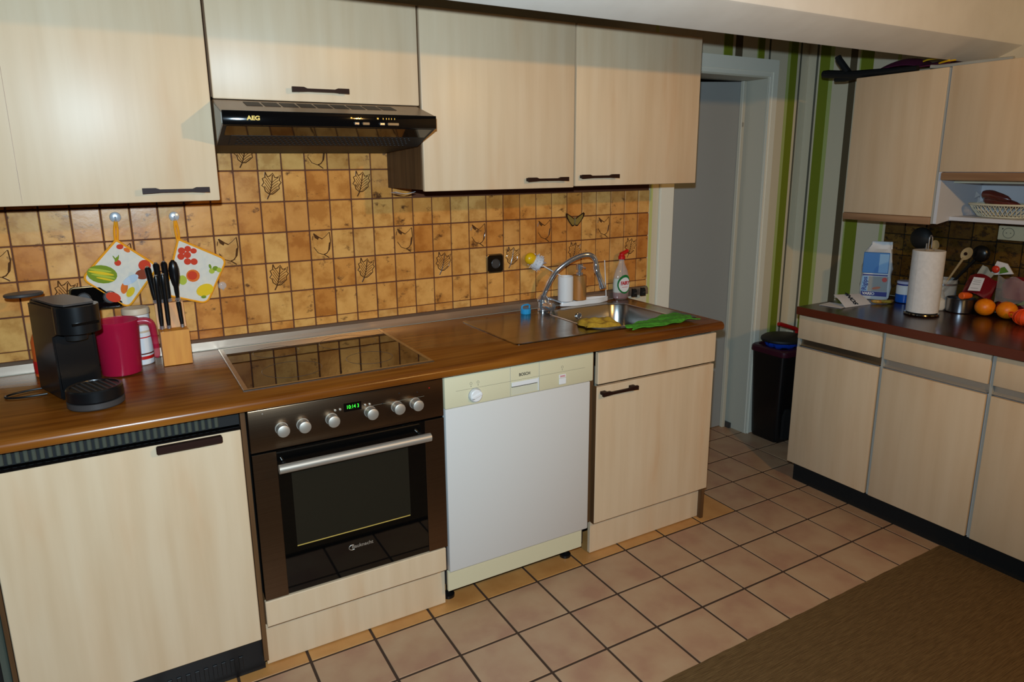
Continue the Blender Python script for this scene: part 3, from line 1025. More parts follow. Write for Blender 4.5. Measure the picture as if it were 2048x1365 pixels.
text('lettering', 'FAIRY', .0235, (0, -.0305, .077), FRONT, m_red, fb, sx=.80, bold=.0008)
part('label_line', bx((-.016, -.0305, .058), (.016, -.0298, .0595)), m_red, fb)
m = MB()
m.lathe([(.016, .1865), (.016, .200), (.012, .204), (.012, .212), (0, .213)], 20)
m.tube([(-.004, 0, .208), (.014, -.002, .216), (.032, -.004, .224)], None, 10, radii=[.010, .009, .008])
part('cap', m, m_red, fb)

# --- two black clips in the corner, sponge and cloth
for x, lb_ in ((1.852, 'black plastic clip beside the washing-up bottle'), (1.905, 'black plastic clip in the corner next to the door frame')):
    k = thing('black_clip', lb_, 'clip', (x, -.040, .893))
    m = MB()
    m.prism([(x - .014, -.046, .8935), (x + .014, -.046, .8935), (x + .012, -.046, .922), (x + .006, -.046, .932), (x - .004, -.046, .930), (x - .012, -.046, .934)], (0, .012, 0))
    part('jaw', m, m_blackm, k)
    m = MB()
    m.tube([(x - .008, -.049, .912), (x + .008, -.049, .912)], .003, 8)
    part('spring', m, m_greyplas, k)

def spongef(top):
    def f(u, v):
        a_, b_ = u - .5, v - .5
        x = 1.338 + .135 * a_ + .02 * b_ + .006 * math.sin(9 * v)
        y = -.436 + .105 * b_ - .05 * a_ + .005 * math.sin(8 * u + 1)
        ed = max(0.0, 1 - (abs(2 * a_) ** 6 + abs(2 * b_) ** 6)) ** .5
        z = .9005 + (top * (.014 + .010 * math.sin(7 * u + 3 * v) ** 2 + .006 * math.sin(11 * v + 2)) * ed)
        return Vector((x, y, z))
    return f
m = MB()
m.grid(spongef(1), 26, 22)
m.grid(spongef(0), 26, 22)
bmesh.ops.remove_doubles(m.bm, verts=m.bm.verts[:], dist=.0004)
solo('sponge_cloth', m, m_sponge, 'crumpled yellow sponge cloth on the near left rim of the sink bowl', 'cloth', (1.338, -.436, .90))
def clothf(u, v):
    a_ = Vector((1.392, -.552, .900))
    b_ = Vector((1.722, -.532, .900))
    p = a_.lerp(b_, u)
    wdt = .030 + .050 * u ** .7
    p = p + Vector((.01 * math.sin(v * 9 + u * 3), (v - .5) * 2 * wdt * .8, 0))
    p.z = .9015 + .006 * abs(math.sin(u * 9 + v * 2.2)) * (1 - .5 * abs(v - .5)) + .004 * math.sin(v * 7 + u * 14) ** 2
    p.z += .009 * math.exp(-((u - .8) / .15) ** 2)
    return p
m = MB()
m.grid(clothf, 44, 16, .004)
solo('microfibre_cloth', m, m_cloth, 'bright green microfibre cloth folded over the front rim of the sink', 'cloth', (1.55, -.52, .90))

# --- sockets, butterfly, hooks, pot holders on the tiles
def socket(x, z, wx, label, n=1):
    t = thing('wall_socket', label, 'socket', (x, -.004, z))
    m = MB()
    m.ring_loft([[(p.x, -.0045, p.y) for p in rrect(x - wx, x + wx, z - .040, z + .040, .014, 0)],
                 [(p.x, -.0095, p.y) for p in rrect(x - wx, x + wx, z - .040, z + .040, .014, 0)],
                 [(p.x, -.0110, p.y) for p in rrect(x - wx + .003, x + wx - .003, z - .037, z + .037, .012, 0)]])
    part('rim', m, mat('bronze_rim', (120, 96, 62), .3, .7), t)
    m = MB()
    m.ring_loft([[(p.x, -.0112, p.y) for p in rrect(x - wx + .004, x + wx - .004, z - .036, z + .036, .012, 0)],
                 [(p.x, -.0150, p.y) for p in rrect(x - wx + .006, x + wx - .006, z - .034, z + .034, .010, 0)]])
    part('plate', m, m_gloss, t)
    for q in range(n):
        xx = x if n == 1 else x - .036 + .072 * q
        m = MB()
        m.tube([(xx + .019 * math.cos(a_ * math.pi / 14), -.0155, z + .019 * math.sin(a_ * math.pi / 14)) for a_ in range(28)], .0015, 6, closed=True, cap=False)
        m.cyl((xx, -.0151, z), (xx, -.0155, z), .017, n=24)
        part('insert', m, m_greyplas, t)
socket(1.1155, 1.107, .040, 'single black wall socket with bronze rim on the tiles left of the tap')
socket(-.335, 1.109, .074, 'double black wall socket with gold rim half hidden by a pot holder', 2)

bf = thing('butterfly_ornament', 'brown and yellow butterfly ornament stuck on the tiles above the tap', 'ornament', (1.525, -.004, 1.27))
for s_ in (-1, 1):
    m = MB()
    o_ = [(0, .004), (.020, .018), (.046, .033), (.052, .026), (.044, .008), (.030, -.010), (.014, -.028), (.004, -.026), (0, -.012)]
    m.prism([(1.525 + s_ * x, -.0045 - .25 * abs(x) * .3, 1.27 + z) for x, z in o_], (0, -.0015, 0))
    wg = part('wing', m, m_hdl, bf)
    m = MB()
    o_ = [(.002, .001), (.020, .013), (.042, .026), (.041, .014), (.030, -.004), (.015, -.021), (.006, -.022), (.002, -.010)]
    m.prism([(1.525 + s_ * x, -.0062 - .25 * abs(x) * .3, 1.27 + z) for x, z in o_], (0, -.0006, 0))
    part('wing_marking', m, mat('butterfly_yellow', (138, 112, 52), .4), wg)
m = MB()
m.tube([(1.525, -.007, 1.286), (1.525, -.008, 1.27), (1.525, -.007, 1.246)], None, 8, radii=[.002, .0042, .002])
part('body', m, mat('butterfly_body', (120, 100, 60), .5), bf)

def hook(x, z, label, mm, s_=1.0):
    t = thing('wall_hook', label, 'hook', (x, -.004, z), group=None)
    m = MB()
    m.tube([(x, -.0042, z), (x, -.008, z), (x, -.0105, z)], None, 24, radii=[.0135 * s_, .0125 * s_, .007 * s_])
    part('pad', m, mm, t)
    m = MB()
    m.tube([(x, -.0108, z + .002), (x, -.014, z - .004), (x, -.017, z - .011), (x, -.022, z - .013), (x, -.025, z - .007)], .0022 * s_, 8)
    part('prong', m, mm, t)
m_silver = mat('pale_chrome', (222, 224, 228), .22, .5)  # chrome reflections put into a pale, less metallic base colour
hook(-.255, 1.361, 'shiny chrome adhesive hook holding the left pot holder', m_silver, 1.25)
hook(-.086, 1.356, 'shiny chrome adhesive hook holding the right pot holder', m_silver, 1.2)
hook(.040, 1.113, 'clear plastic hook on the tiles right of the pot holders', m_clear)

def potholder(label, corners, hookpt, fruits):
    cx = sum(p[0] for p in corners) / 4
    cz = sum(p[1] for p in corners) / 4
    t = thing('pot_holder', label, 'pot holder', (cx, -.006, cz), group='pot holders hanging on the tiles')
    # rounded quilted square, slightly domed
    P = [Vector((x, 0, z)) for x, z in corners]
    out = []
    for i in range(4):
        a_, b_, c_ = P[i - 1], P[i], P[(i + 1) % 4]
        r_ = .022 if i else .006
        p0 = b_ + (a_ - b_).normalized() * r_
        p1 = b_ + (c_ - b_).normalized() * r_
        for s in range(6):
            q = s / 5
            out.append((1 - q) ** 2 * p0 + 2 * q * (1 - q) * b_ + q * q * p1)
        for s in range(1, 6):
            r2_ = .006 if (i + 1) % 4 == 0 else .022
            d0 = P[(i + 1) % 4] + (b_ - P[(i + 1) % 4]).normalized() * r2_
            out.append(p1.lerp(d0, s / 6))
    C_ = Vector((cx, 0, cz))
    def ringp(f, y):
        return [Vector((C_.x + (p.x - C_.x) * f, y, C_.z + (p.z - C_.z) * f)) for p in out]
    m = MB()
    m.ring_loft([ringp(.98, -.0065), ringp(1.0, -.010), ringp(.97, -.0145), ringp(.75, -.0165), ringp(.35, -.017)])
    part('pad', m, m_cotton, t)
    m = MB()
    m.tube([(p.x, -.0115, p.z) for p in out], .0042, 8, closed=True, cap=False)
    part('piping', m, m_piping, t)
    m = MB()
    tp_ = Vector((corners[0][0], -.011, corners[0][1]))
    h = Vector((hookpt[0], -.0215, hookpt[1] - .009))
    m.tube(smoothpts([tp_ + Vector((-.003, 0, -.004)), tp_.lerp(h, .5) + Vector((-.0045, 0, 0)), h, tp_.lerp(h, .5) + Vector((.0045, 0, 0)), tp_ + Vector((.003, 0, -.004))]), .0036, 8)
    part('hanging_loop', m, m_piping, t)
    for q_, (x, z, rx, rz, rot, col) in enumerate(fruits):
        mm = bpy.data.materials.get('print_' + col) or mat('print_' + col, PR[col], .85)
        m = MB()
        ca, sa = math.cos(math.radians(rot)), math.sin(math.radians(rot))
        ring = lambda f, y: [Vector((x + f * (rx * math.cos(a) * ca - rz * math.sin(a) * sa), y, z + f * (rx * math.cos(a) * sa + rz * math.sin(a) * ca)))
                             for a in [2 * math.pi * k / 18 for k in range(18)]]
        yy = -.0172 - .00018 * q_
        m.ring_loft([ring(1, -.0150), ring(1, yy), ring(.9, yy - .0001)])
        part('printed_fruit', m, mm, t)
PR = dict(red=(206, 60, 30), orange=(224, 110, 36), green=(122, 142, 28), lime=(176, 184, 60), yellow=(232, 190, 30), brown=(150, 62, 34), grey=(196, 204, 214))
potholder('square cotton pot holder with a green pumpkin and dates, behind the coffee machine', [(-.261, 1.289), (-.368, 1.174), (-.252, 1.068), (-.152, 1.196)], (-.255, 1.361), [
    (-.312, 1.184, .042, .029, -14, 'green'), (-.316, 1.197, .032, .004, -14, 'lime'), (-.314, 1.188, .036, .0045, -15, 'yellow'), (-.310, 1.178, .034, .004, -17, 'lime'), (-.305, 1.168, .026, .003, -18, 'yellow'), (-.272, 1.232, .002, .010, 25, 'green'), (-.262, 1.233, .002, .010, -15, 'green'), (-.265, 1.217, .0095, .0095, 0, 'red'), (-.267, 1.229, .009, .004, 60, 'green'),
    (-.253, 1.268, .010, .008, 0, 'red'), (-.235, 1.256, .010, .006, -35, 'orange'), (-.190, 1.203, .018, .018, 0, 'red'), (-.200, 1.174, .020, .016, 0, 'brown'),
    (-.290, 1.108, .022, .015, -30, 'red'), (-.256, 1.135, .010, .019, -15, 'orange'), (-.240, 1.120, .010, .018, -35, 'yellow'), (-.235, 1.160, .026, .012, 30, 'grey')])
potholder('square cotton pot holder with tomatoes and a yellow pepper, right of the knives', [(-.082, 1.281), (.060, 1.203), (-.016, 1.058), (-.140, 1.100)], (-.086, 1.356), [
    (-.057, 1.248, .010, .010, 0, 'red'), (-.040, 1.240, .010, .009, 0, 'red'), (-.076, 1.243, .011, .011, 0, 'red'), (-.080, 1.224, .011, .011, 0, 'red'), (-.060, 1.228, .011, .011, 0, 'red'),
    (-.062, 1.206, .011, .011, 0, 'red'), (-.042, 1.204, .011, .011, 0, 'red'), (-.050, 1.157, .021, .021, 0, 'orange'), (-.052, 1.158, .015, .015, 0, 'red'),
    (-.083, 1.145, .013, .016, 0, 'lime'), (.010, 1.168, .009, .009, 0, 'lime'), (.022, 1.176, .009, .008, 0, 'green'), (.033, 1.170, .008, .008, 0, 'lime'), (.006, 1.184, .004, .008, 10, 'green'),
    (-.018, 1.105, .028, .020, 20, 'yellow'), (-.010, 1.112, .016, .009, 20, 'yellow'), (-.024, 1.082, .008, .005, 0, 'green')])

# --- coffee machine
cm = thing('coffee_machine', 'black capsule coffee machine with round drip tray on the worktop', 'coffee machine', (-.410, -.320, .893), math.radians(21), local=True)
m = MB()
m.prism([(-.052, .112, .004), (-.052, -.055, .004), (-.052, -.062, .03), (-.052, -.050, .185), (-.052, -.115, .195), (-.052, -.120, .268), (-.052, .105, .262)], (.104, 0, 0))
bmesh.ops.bevel(m.bm, geom=m.bm.edges[:], offset=.005, segments=2, affect='EDGES')
part('body', m, m_black, cm)
m = MB()
m.ring_loft([[(.0535 * math.cos(a), -.098 + .052 * math.sin(a), z) for a in [2 * math.pi * k / 36 for k in range(36)]] for z in (.196, .199, .262, .268)])
part('brew_head', m, m_black, cm)
part('cup_slot', bx((-.030, -.1515, .220), (.034, -.147, .227)), m_gloss, cm)
m = MB()
m.prism([(-.040, .10, .2635), (.040, .10, .2635), (.046, -.085, .2695), (.036, -.125, .2700), (-.036, -.125, .2700), (-.046, -.085, .2695)], (0, 0, .005))
part('top_lever', m, m_greyplas, cm, 'dark grey top lever')
m = MB()
m.cyl((0, -.075, .170), (0, -.075, .196), .026, .03, n=24)
part('spout', m, m_blackm, cm)
m = MB()
m.lathe([(.066, .003), (.068, .006), (.068, .020)], 40, (0, -.150, 0))
part('tray_base', m, m_greyplas, cm, 'grey tray base')
m = MB()
m.lathe([(.064, .0205), (.068, .024), (.067, .050), (.064, .054), (.058, .054), (.057, .051), (0, .051)], 40, (0, -.150, 0))
tr_ = part('drip_tray', m, m_black, cm)
for k in range(-3, 4):
    hw = math.sqrt(.054 ** 2 - (k * .014) ** 2)
    part('grid_bar', bx((k * .014 - .002, -.150 - hw, .0512), (k * .014 + .002, -.150 + hw, .0532)), m_greyplas, tr_)
m = MB()
m.lathe([(.0, .268), (.044, .268), (.046, .2705), (.046, .275), (.043, .277), (0, .277)], 32, (-.042, .160, 0), sx=1.05, sy=.8)
part('water_tank_lid', m, m_greyplas, cm, 'flat grey water tank lid')
m = MB()
m.lathe([(.040, .006), (.043, .010), (.043, .262), (0, .264)], 28, (.0, .122, 0), sx=.9, sy=.45)
part('water_tank', m, mat('smoky_tank', (40, 30, 24), .1), cm)
m = MB()
m.tube(smoothpts([(-.490, -.228, .8965), (-.53, -.235, .8965), (-.566, -.252, .8965), (-.578, -.272, .8965), (-.562, -.290, .8965), (-.525, -.298, .8965), (-.478, -.296, .8965)]), .003, 8)
solo('power_cable', m, m_black, 'thin black power cable looping on the worktop beside the coffee machine', 'cable', (-.56, -.28, .8965))
# bottle behind it
ob = thing('orange_bottle', 'orange translucent bottle standing behind the coffee machine', 'bottle', (-.492, -.070, .893), local=True)
m = MB()
m.lathe([(.028, 0), (.031, .004), (.031, .110), (.026, .125), (.013, .150), (.012, .175), (.0, .176)], 24)
part('bottle', m, m_orangeliq, ob)
m = MB()
m.lathe([(.0315, .012), (.0318, .013), (.0318, .05), (.0315, .051)], 24, cap=False)
part('label', m, m_red, ob)
# shiny thing at the edge of frame
sb = thing('steel_bowl', 'shiny steel bowl at the left end of the worktop', 'bowl', (-.692, -.19, .893), local=True)
m = MB()
m.lathe([(.03, 0), (.045, .004), (.062, .03), (.068, .055), (.066, .055), (.060, .03), (.044, .008), (0, .006)], 32)
part('shell', m, m_chrome, sb)
m = MB()
m.tube([(.068 * math.cos(a * math.pi / 16), .068 * math.sin(a * math.pi / 16), .055) for a in range(32)], .002, 6, closed=True, cap=False)
part('rim', m, m_chrome, sb)

# --- pink jug
jg = thing('measuring_jug', 'pink translucent plastic measuring jug beside the coffee machine', 'jug', (-.291, -.165, .893), local=True)
m = MB()
n_ = 40
def jring(r, z, sp_=0.0):
    o_ = []
    for k in range(n_):
        a_ = 2 * math.pi * k / n_
        rr_ = r + sp_ * math.exp(-((math.atan2(math.sin(a_ - math.pi), math.cos(a_ - math.pi))) / .35) ** 2)
        o_.append(Vector((rr_ * math.cos(a_), rr_ * math.sin(a_), z)))
    return o_
m.ring_loft([jring(.050, .001), jring(.055, .004), jring(.0575, .06), jring(.060, .12, .002), jring(.062, .168, .016), jring(.060, .168, .016), jring(.058, .12, .002), jring(.0555, .06), jring(.053, .007), jring(.02, .006)])
part('vessel', m, m_pink, jg)
m = MB()
hp = smoothpts([(.058, -.008, .158), (.080, -.010, .158), (.094, -.012, .148), (.098, -.012, .12), (.1, -.012, .085), (.101, -.012, .050), (.097, -.012, .040)])
m.tube(hp, None, 12, radii=[.0125 - .005 * i / len(hp) for i in range(len(hp))])
part('handle', m, m_pink, jg)
# --- canister
cn = thing('storage_canister', 'white storage canister with beige lid and red print behind the jug', 'canister', (-.234, -.070, .893), local=True)
m = MB()
m.lathe([(.036, 0), (.038, .003), (.038, .160), (.036, .163), (0, .163)], 32)
part('body', m, m_offw, cn)
m = MB()
m.lathe([(.038, .1635), (.0405, .166), (.0405, .180), (.038, .184), (0, .185)], 32)
part('lid', m, m_lid, cn, 'beige lid')
for z, hh, mm in ((.018, .010, m_red), (.034, .004, m_sausage), (.105, .006, m_lid), (.088, .003, m_red)):
    m = MB()
    m.lathe([(.0382, z), (.0388, z + .0005), (.0388, z + hh), (.0382, z + hh + .0005)], 32, cap=False)
    part('printed_band', m, mm, cn)
# --- knife block
kb = thing('knife_block', 'light beech wood knife block with a step in front', 'knife block', (-.132, -.11, .893))
m = MB()
m.prism([(-.1735, -.160, .894), (-.1735, -.062, .894), (-.1785, -.058, 1.084), (-.1785, -.092, 1.086), (-.1775, -.118, 1.008), (-.1735, -.160, 1.006)], (.083, 0, 0))
part('block', m, m_wood, kb, smooth=False)
def knife(x0, z0, y0, x1, z1, y1, r, label, sciss=False):
    a_, b_ = Vector((x0, y0, z0)), Vector((x1, y1, z1))
    d_ = (b_ - a_).normalized()
    t = thing('kitchen_knife' if not sciss else 'kitchen_scissors', label, 'knife' if not sciss else 'scissors', tuple(a_), group='knives in the wooden block' if not sciss else None)
    m = MB()
    m.tube([a_ + d_ * .0015, a_ + d_ * .012], None, 12, radii=[r * 1.1, r * .95])
    part('bolster', m, m_chrome, t)
    L = (b_ - a_).length
    m = MB()
    if sciss:
        pts = [a_ + d_ * s for s in (.013, .03, .05, L * .45, L * .62, L * .8, L * .93, L)]
        m.tube(pts, None, 16, radii=[r * .7, r * .9, r, r * 1.5, r * 2.0, r * 2.0, r * 1.5, r * .5])
    else:
        pts = [a_ + d_ * s for s in (.013, .03, L * .5, L * .8, L * .95, L)]
        m.tube(pts, None, 12, radii=[r * .85, r, r, r * 1.1, r * 1.15, r * .5])
    part('handle', m, m_black, t)
    if not sciss:
        m = MB()
        m.tube([b_ - d_ * .001, b_ + d_ * .002], None, 10, radii=[r * .75, r * .5])
        part('end_cap', m, m_chrome, t)
knife(-.166, 1.010, -.136, -.167, 1.187, -.158, .0068, 'thin front row knife, leftmost of the three low handles')
knife(-.146, 1.010, -.136, -.148, 1.190, -.158, .0068, 'thin front row knife, middle of the three low handles')
knife(-.107, 1.010, -.136, -.112, 1.098, -.148, .0066, 'short front row knife, rightmost of the three low handles')
knife(-.1725, 1.087, -.078, -.186, 1.208, -.100, .0082, 'tall back row knife at the left edge of the block')
knife(-.154, 1.087, -.078, -.161, 1.219, -.100, .0082, 'tall back row knife, second from the left edge')
knife(-.134, 1.087, -.078, -.138, 1.222, -.100, .0082, 'tall back row knife, third from the left edge')
knife(-.108, 1.087, -.078, -.112, 1.224, -.100, .0078, 'black handled scissors with wide grip at the right of the block', True)

# ================================================================== LEFT RUN, UPPER
YU = -0.35
def wallcab(name, label, x0, x1, z0, z1, hx0, hx1, hz, dx0=None, dx1=None, top=True):
    t = thing(name, label, 'cabinet', ((x0 + x1) / 2, -.17, z0))
    carcass(t, x0, x1, z0 + .006, z1, YU + .0195, -.004, m_brownside)
    d = part('door', bx((dx0 or x0 + .003, YU, z0), (dx1 or x1 - .003, YU + .018, z1), bev=.004, seg=2), m_ven, t)
    handle_front(d, hx0, hx1, hz, YU)
    return t
ZT = 2.012
wallcab('wall_cabinet', 'wide maple wall cabinet left of the cooker hood, above the coffee machine', -.600, .0205, 1.418, ZT, -.182, -.011, 1.4505, -.598, .018)
wallcab('wall_cabinet', 'short maple wall cabinet directly above the cooker hood', .0225, .6575, 1.703, ZT, .242, .413, 1.7355, .025, .654)
wallcab('wall_cabinet', 'maple wall cabinet right of the cooker hood with dark side panel', .660, 1.2775, 1.426, ZT, 1.058, 1.233, 1.459, .662, 1.2745)
wallcab('wall_cabinet', 'maple wall cabinet above the sink, next to the doorway', 1.2790, 1.906, 1.430, ZT, 1.297, 1.472, 1.466, 1.2815, 1.904)
ul = [o for o in bpy.data.objects if o.name.startswith('door') and o.parent and o.parent.name == 'wall_cabinet'][0]
part('veneer_joint', bx((-.4595, YU - .0004, 1.424), (-.4585, YU - .0001, 2.006)), m_grip, ul)
m = MB()
m.grid(lambda u, v: Vector((.615 + .075 * u, -.20 + .05 * v, 1.4235 - .008 * math.sin(u * 3) - .004 * v)), 8, 3, .0008)
solo('paper_strip', m, m_paper, 'white paper strip sticking out below the dark cabinet side', 'paper', (.65, -.18, 1.42))

# cooker hood
hd = thing('cooker_hood', 'slim brown cooker hood with black front above the hob', 'cooker hood', (.333, -.25, 1.6))
HX0, HX1 = .0235, .6425
m = MB()
m.prism([(HX0, YU - .0012, 1.7005), (HX0, -.498, 1.6610), (HX0, -.500, 1.6235), (HX0, -.35, 1.574), (HX0, -.012, 1.558), (HX0, -.012, 1.6995), (HX0, YU + .02, 1.6995), ], (HX1 - HX0, 0, 0))
# faces: top slope hood brown, front black, underside
for f in m.bm.faces:
    f.normal_update()
    if abs(f.normal.x) < .1 and f.calc_center_median().z < 1.602:
        f.material_index = 1
part('shell', m, [m_hood, m_blackm], hd, smooth=False)
part('front_panel', bx((HX0 - .001, -.506, 1.6225), (HX1 + .001, -.5005, 1.6615), bev=.002, seg=2), m_gloss, hd, 'glossy black front panel')
m = MB()
m.prism([(HX0 - .0002, -.372, 1.688), (HX0 - .0002, -.498, 1.656), (HX0 - .0002, -.498, 1.628), (HX0 - .0002, -.372, 1.586)], (-.0012, 0, 0))
part('end_cap', m, m_greyedge, hd, 'end cap with a pale reflection put into its grey', smooth=False)  # pale reflection on the hood side is put into this grey
ang = math.atan2(1.7005 - 1.661, .498 - .351)
for k in range(9):
    x = .100 + k * .0500
    b_ = MB()
    b_.prism([(x, -.376, 1.6942), (x + .043, -.376, 1.6942), (x + .0445, -.430, 1.6797), (x + .0015, -.430, 1.6797)], (0, .0002, .0008))
    part('vent_slot', b_, m_slot, hd)
def under(y):
    return 1.6235 + (1.574 - 1.6235) * (y + .50) / .15
def slab(x0, x1, ya, yb, t0, t1):
    q = MB()
    q.prism([(x0, ya, under(ya) - t0), (x0, yb, under(yb) - t0), (x0, yb, under(yb) - t1), (x0, ya, under(ya) - t1)], (x1 - x0, 0, 0))
    return q
part('visor', slab(HX0 + .010, HX1 - .010, -.496, -.432, .0003, .0016), m_gloss, hd, smooth=False)
fl = part('grease_filter', slab(HX0 + .030, HX1 - .035, -.428, -.358, .0003, .0012), m_blackm, hd, smooth=False)
m = MB()
for i in range(38):
    for j in range(5):
        x = HX0 + .05 + i * .0138 + (j % 2) * .0069
        y = -.420 + j * .0135
        m.cyl((x, y, under(y) - .0013), (x, y, under(y) - .0019), .0036, n=6)
part('filter_mesh', m, m_greyplas, fl, kind='stuff')
text('lettering', 'AEG', .0155, (.1025, -.5064, 1.6415), FRONT, m_gold, hd, bold=.0006, sx=1.15)
for x0, x1, mm in ((.382, .397, m_chrome), (.407, .428, m_hood), (.459, .475, m_chrome), (.484, .519, m_hood)):
    b_ = MB()
    b_.box((x0, -.511, 1.6295), (x1, -.5062, 1.6375), bev=.0015)
    part('slide_switch', b_, mm, hd)
for k, x in enumerate((.372, .394, .402, .452, .470, .480, .488, .496, .506)):
    part('printed_mark', bx((x, -.5067, 1.6465), (x + (.005 if k in (0, 3) else .002), -.5061, 1.651)), m_gold, hd)

# ================================================================== RIGHT RUN
XR = 2.43
JO = [-.515, -.919, -1.328, -1.737, -2.146]
names_ = ['maple base cabinet at the far end of the right run, beside the bin', 'maple base cabinet of the right run, second from the bin',
          'maple base cabinet of the right run, third from the bin']
for k in range(3):
    ya, yb_ = JO[k], JO[k + 1]
    t = thing('base_cabinet', names_[k], 'cabinet', (2.72, (ya + yb_) / 2, 0), group='maple base cabinets under the dark worktop')
    m = MB()
    m.box((2.4575, yb_ + .0015, .101), (3.02, ya - .0015, .826))
    part('carcass', m, m_wboard, t, smooth=False)
    part('edge_strip', bx((2.437, ya - .0115, .106), (2.4570, ya - .0015, .826)), m_greyedge, t)
    part('door', bx((XR, yb_ + .004, .106), (XR + .018, ya - .0125 + (0.009 if k == 0 else 0), .677), bev=.003, seg=2), m_ven, t)
    part('drawer_front', bx((XR, yb_ + .004, .717), (XR + .018, ya - .0125 + (0.009 if k == 0 else 0), .8265), bev=.003, seg=2), m_ven, t)
    m = MB()
    m.prism([(2.4560, ya - .0125, .679), (2.4440, ya - .0125, .679), (2.434, ya - .0125, .684), (2.434, ya - .0125, .686), (2.445, ya - .0125, .6825), (2.451, ya - .0125, .690),
             (2.451, ya - .0125, .715), (2.4560, ya - .0125, .715)], (0, yb_ - ya + .0165, 0))
    part('grip_rail', m, m_alu if k else mat('dark_bronze_rail', (150, 138, 116), .3, .9), t, 'aluminium grip rail' if k else 'dark metal grip rail', smooth=False)
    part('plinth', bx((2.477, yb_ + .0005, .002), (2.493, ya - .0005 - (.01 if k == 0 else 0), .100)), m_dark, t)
m = MB()
m.box((2.4105, -1.745, .832), (3.022, -.514, .868), bev=.002)
for f in m.bm.faces:
    if f.normal.x < -.7 or f.normal.y > .7:
        f.material_index = 1
solo('dark_worktop', m, [m_dkwt, m_dkedge], 'dark brown worktop with red-brown edge over the right hand cabinets', 'worktop', (2.72, -1.3, .832))

XC = 2.690
c1 = thing('wall_cabinet', 'tall maple wall cabinet on the right wall, nearest the striped corner', 'cabinet', (2.86, -.71, 1.25))
part('carcass', bx((XC + .0195, -.908, 1.262), (3.028, -.512, 1.874)), m_wboard, c1)
part('door', bx((XC, -.905, 1.2845), (XC + .018, -.510, 1.876), bev=.003, seg=2), m_ven, c1)
part('grip_strip', bx((XC - .004, -.905, 1.2525), (XC + .016, -.509, 1.2835), bev=.004, seg=2), m_grip, c1, 'brown wooden grip strip')
part('edge_strip', bx((XC + .004, -.9135, 1.257), (XC + .0190, -.9055, 1.874)), m_greyedge, c1)
c2 = thing('wall_cabinet', 'maple wall cabinet on the right wall with open white shelf niche below', 'cabinet', (2.86, -1.22, 1.25))
part('carcass', bx((XC + .0195, -1.515, 1.440), (3.012, -.931, 1.874)), m_wboard, c2)
part('door', bx((XC, -1.512, 1.468), (XC + .018, -.9165, 1.878), bev=.003, seg=2), m_ven, c2)
part('grip_strip', bx((XC - .004, -1.512, 1.4355), (XC + .016, -.9265, 1.4665), bev=.004, seg=2), m_grip, c2, 'brown wooden grip strip')
m = MB()
m.prism([(XC + .004, -.9150, 1.872), (3.026, -.9150, 1.872), (3.026, -.9150, 1.268), (2.79, -.9150, 1.268), (XC + .012, -.9150, 1.256), (XC + .004, -.9150, 1.258)], (0, -.0135, 0))
part('niche_side', m, m_wboard, c2, smooth=False)
part('niche_back', bx((3.013, -1.515, 1.268), (3.026, -.9290, 1.873)), m_wboard, c2)
part('niche_top_strip', bx((2.790, -1.515, 1.4225), (2.806, -.9290, 1.4345)), m_edge, c2)
part('shelf', bx((2.787, -1.515, 1.268), (3.0125, -.9290, 1.284), bev=.001), m_wboard, c2)

# ------------------------------------------------------------------ bin and red handle
bn = thing('pedal_bin', 'tall black plastic bin with purple rim and blue bag, between door frame and cabinet', 'bin', (2.845, -.12, 0))
m = MB()
def sq(x0, x1, y0, y1, z, r=.03):
    return rrect(x0, x1, y0, y1, r, z, 5)
m.ring_loft([sq(2.762, 2.93, -.196, -.014, .002), sq(2.756, 2.935, -.202, -.012, .02), sq(2.722, 2.965, -.232, -.012, .505), sq(2.728, 2.959, -.226, -.018, .505), sq(2.77, 2.92, -.19, -.03, .05)])
part('body', m, m_black, bn)
m = MB()
m.ring_loft([sq(2.712, 2.972, -.244, -.011, .5055), sq(2.710, 2.974, -.246, -.011, .512), sq(2.712, 2.972, -.244, -.011, .532), sq(2.722, 2.962, -.234, -.014, .540), sq(2.742, 2.942, -.21, -.03, .540), sq(2.742, 2.942, -.21, -.03, .51)], cap=False, closed=True)
part('rim', m, m_purpler, bn, 'dark purple rim')
m = MB()
m.ring_loft([[(2.842 + (r + .006 * math.sin(k * 3.1)) * math.cos(2 * math.pi * k / 30), -.120 + (r * .8 + .004 * math.sin(k * 2.3)) * math.sin(2 * math.pi * k / 30), z + .004 * math.sin(k * 1.7)) for k in range(30)]
             for r, z in ((.088, .535), (.100, .545), (.104, .557), (.092, .563))])
part('bin_bag', m, m_bluebag, bn, 'blue bin bag')
m = MB()
m.lathe([(.0, .566), (.118, .566), (.122, .571), (.120, .580), (.105, .590), (.05, .597), (0, .598)], 36, (2.842, -.122, 0), sy=.9)
part('lid', m, m_blackm, bn)
m = MB()
m.ring_loft([[(2.80 + .026 * x, -.204 - .004, .03 + .17 * z) for x, z in ((-1, 0), (1, 0), (1, .8), (.5, 1), (-.5, 1), (-1, .8))], [(2.80 + .026 * x, -.2075 - .015 - .002, .03 + .17 * z) for x, z in ((-1, 0), (1, 0), (1, .8), (.5, 1), (-.5, 1), (-1, .8))]])
part('pedal_housing', m, m_dark, bn)
rd = thing('dustpan', 'red dustpan handle resting on the black bin lid', 'dustpan', (2.92, -.14, .60))
m = MB()
m.tube([(2.760, -.150, .670), (2.775, -.150, .668), (2.90, -.148, .627), (2.926, -.147, .616)], None, 10, radii=[.009, .011, .011, .010])
part('handle', m, m_red, rd)
m = MB()
m.prism([(2.914, -.152, .599), (2.945, -.152, .599), (2.945, -.152, .622), (2.914, -.152, .626)], (0, .012, 0))
part('scoop', m, m_red, rd)

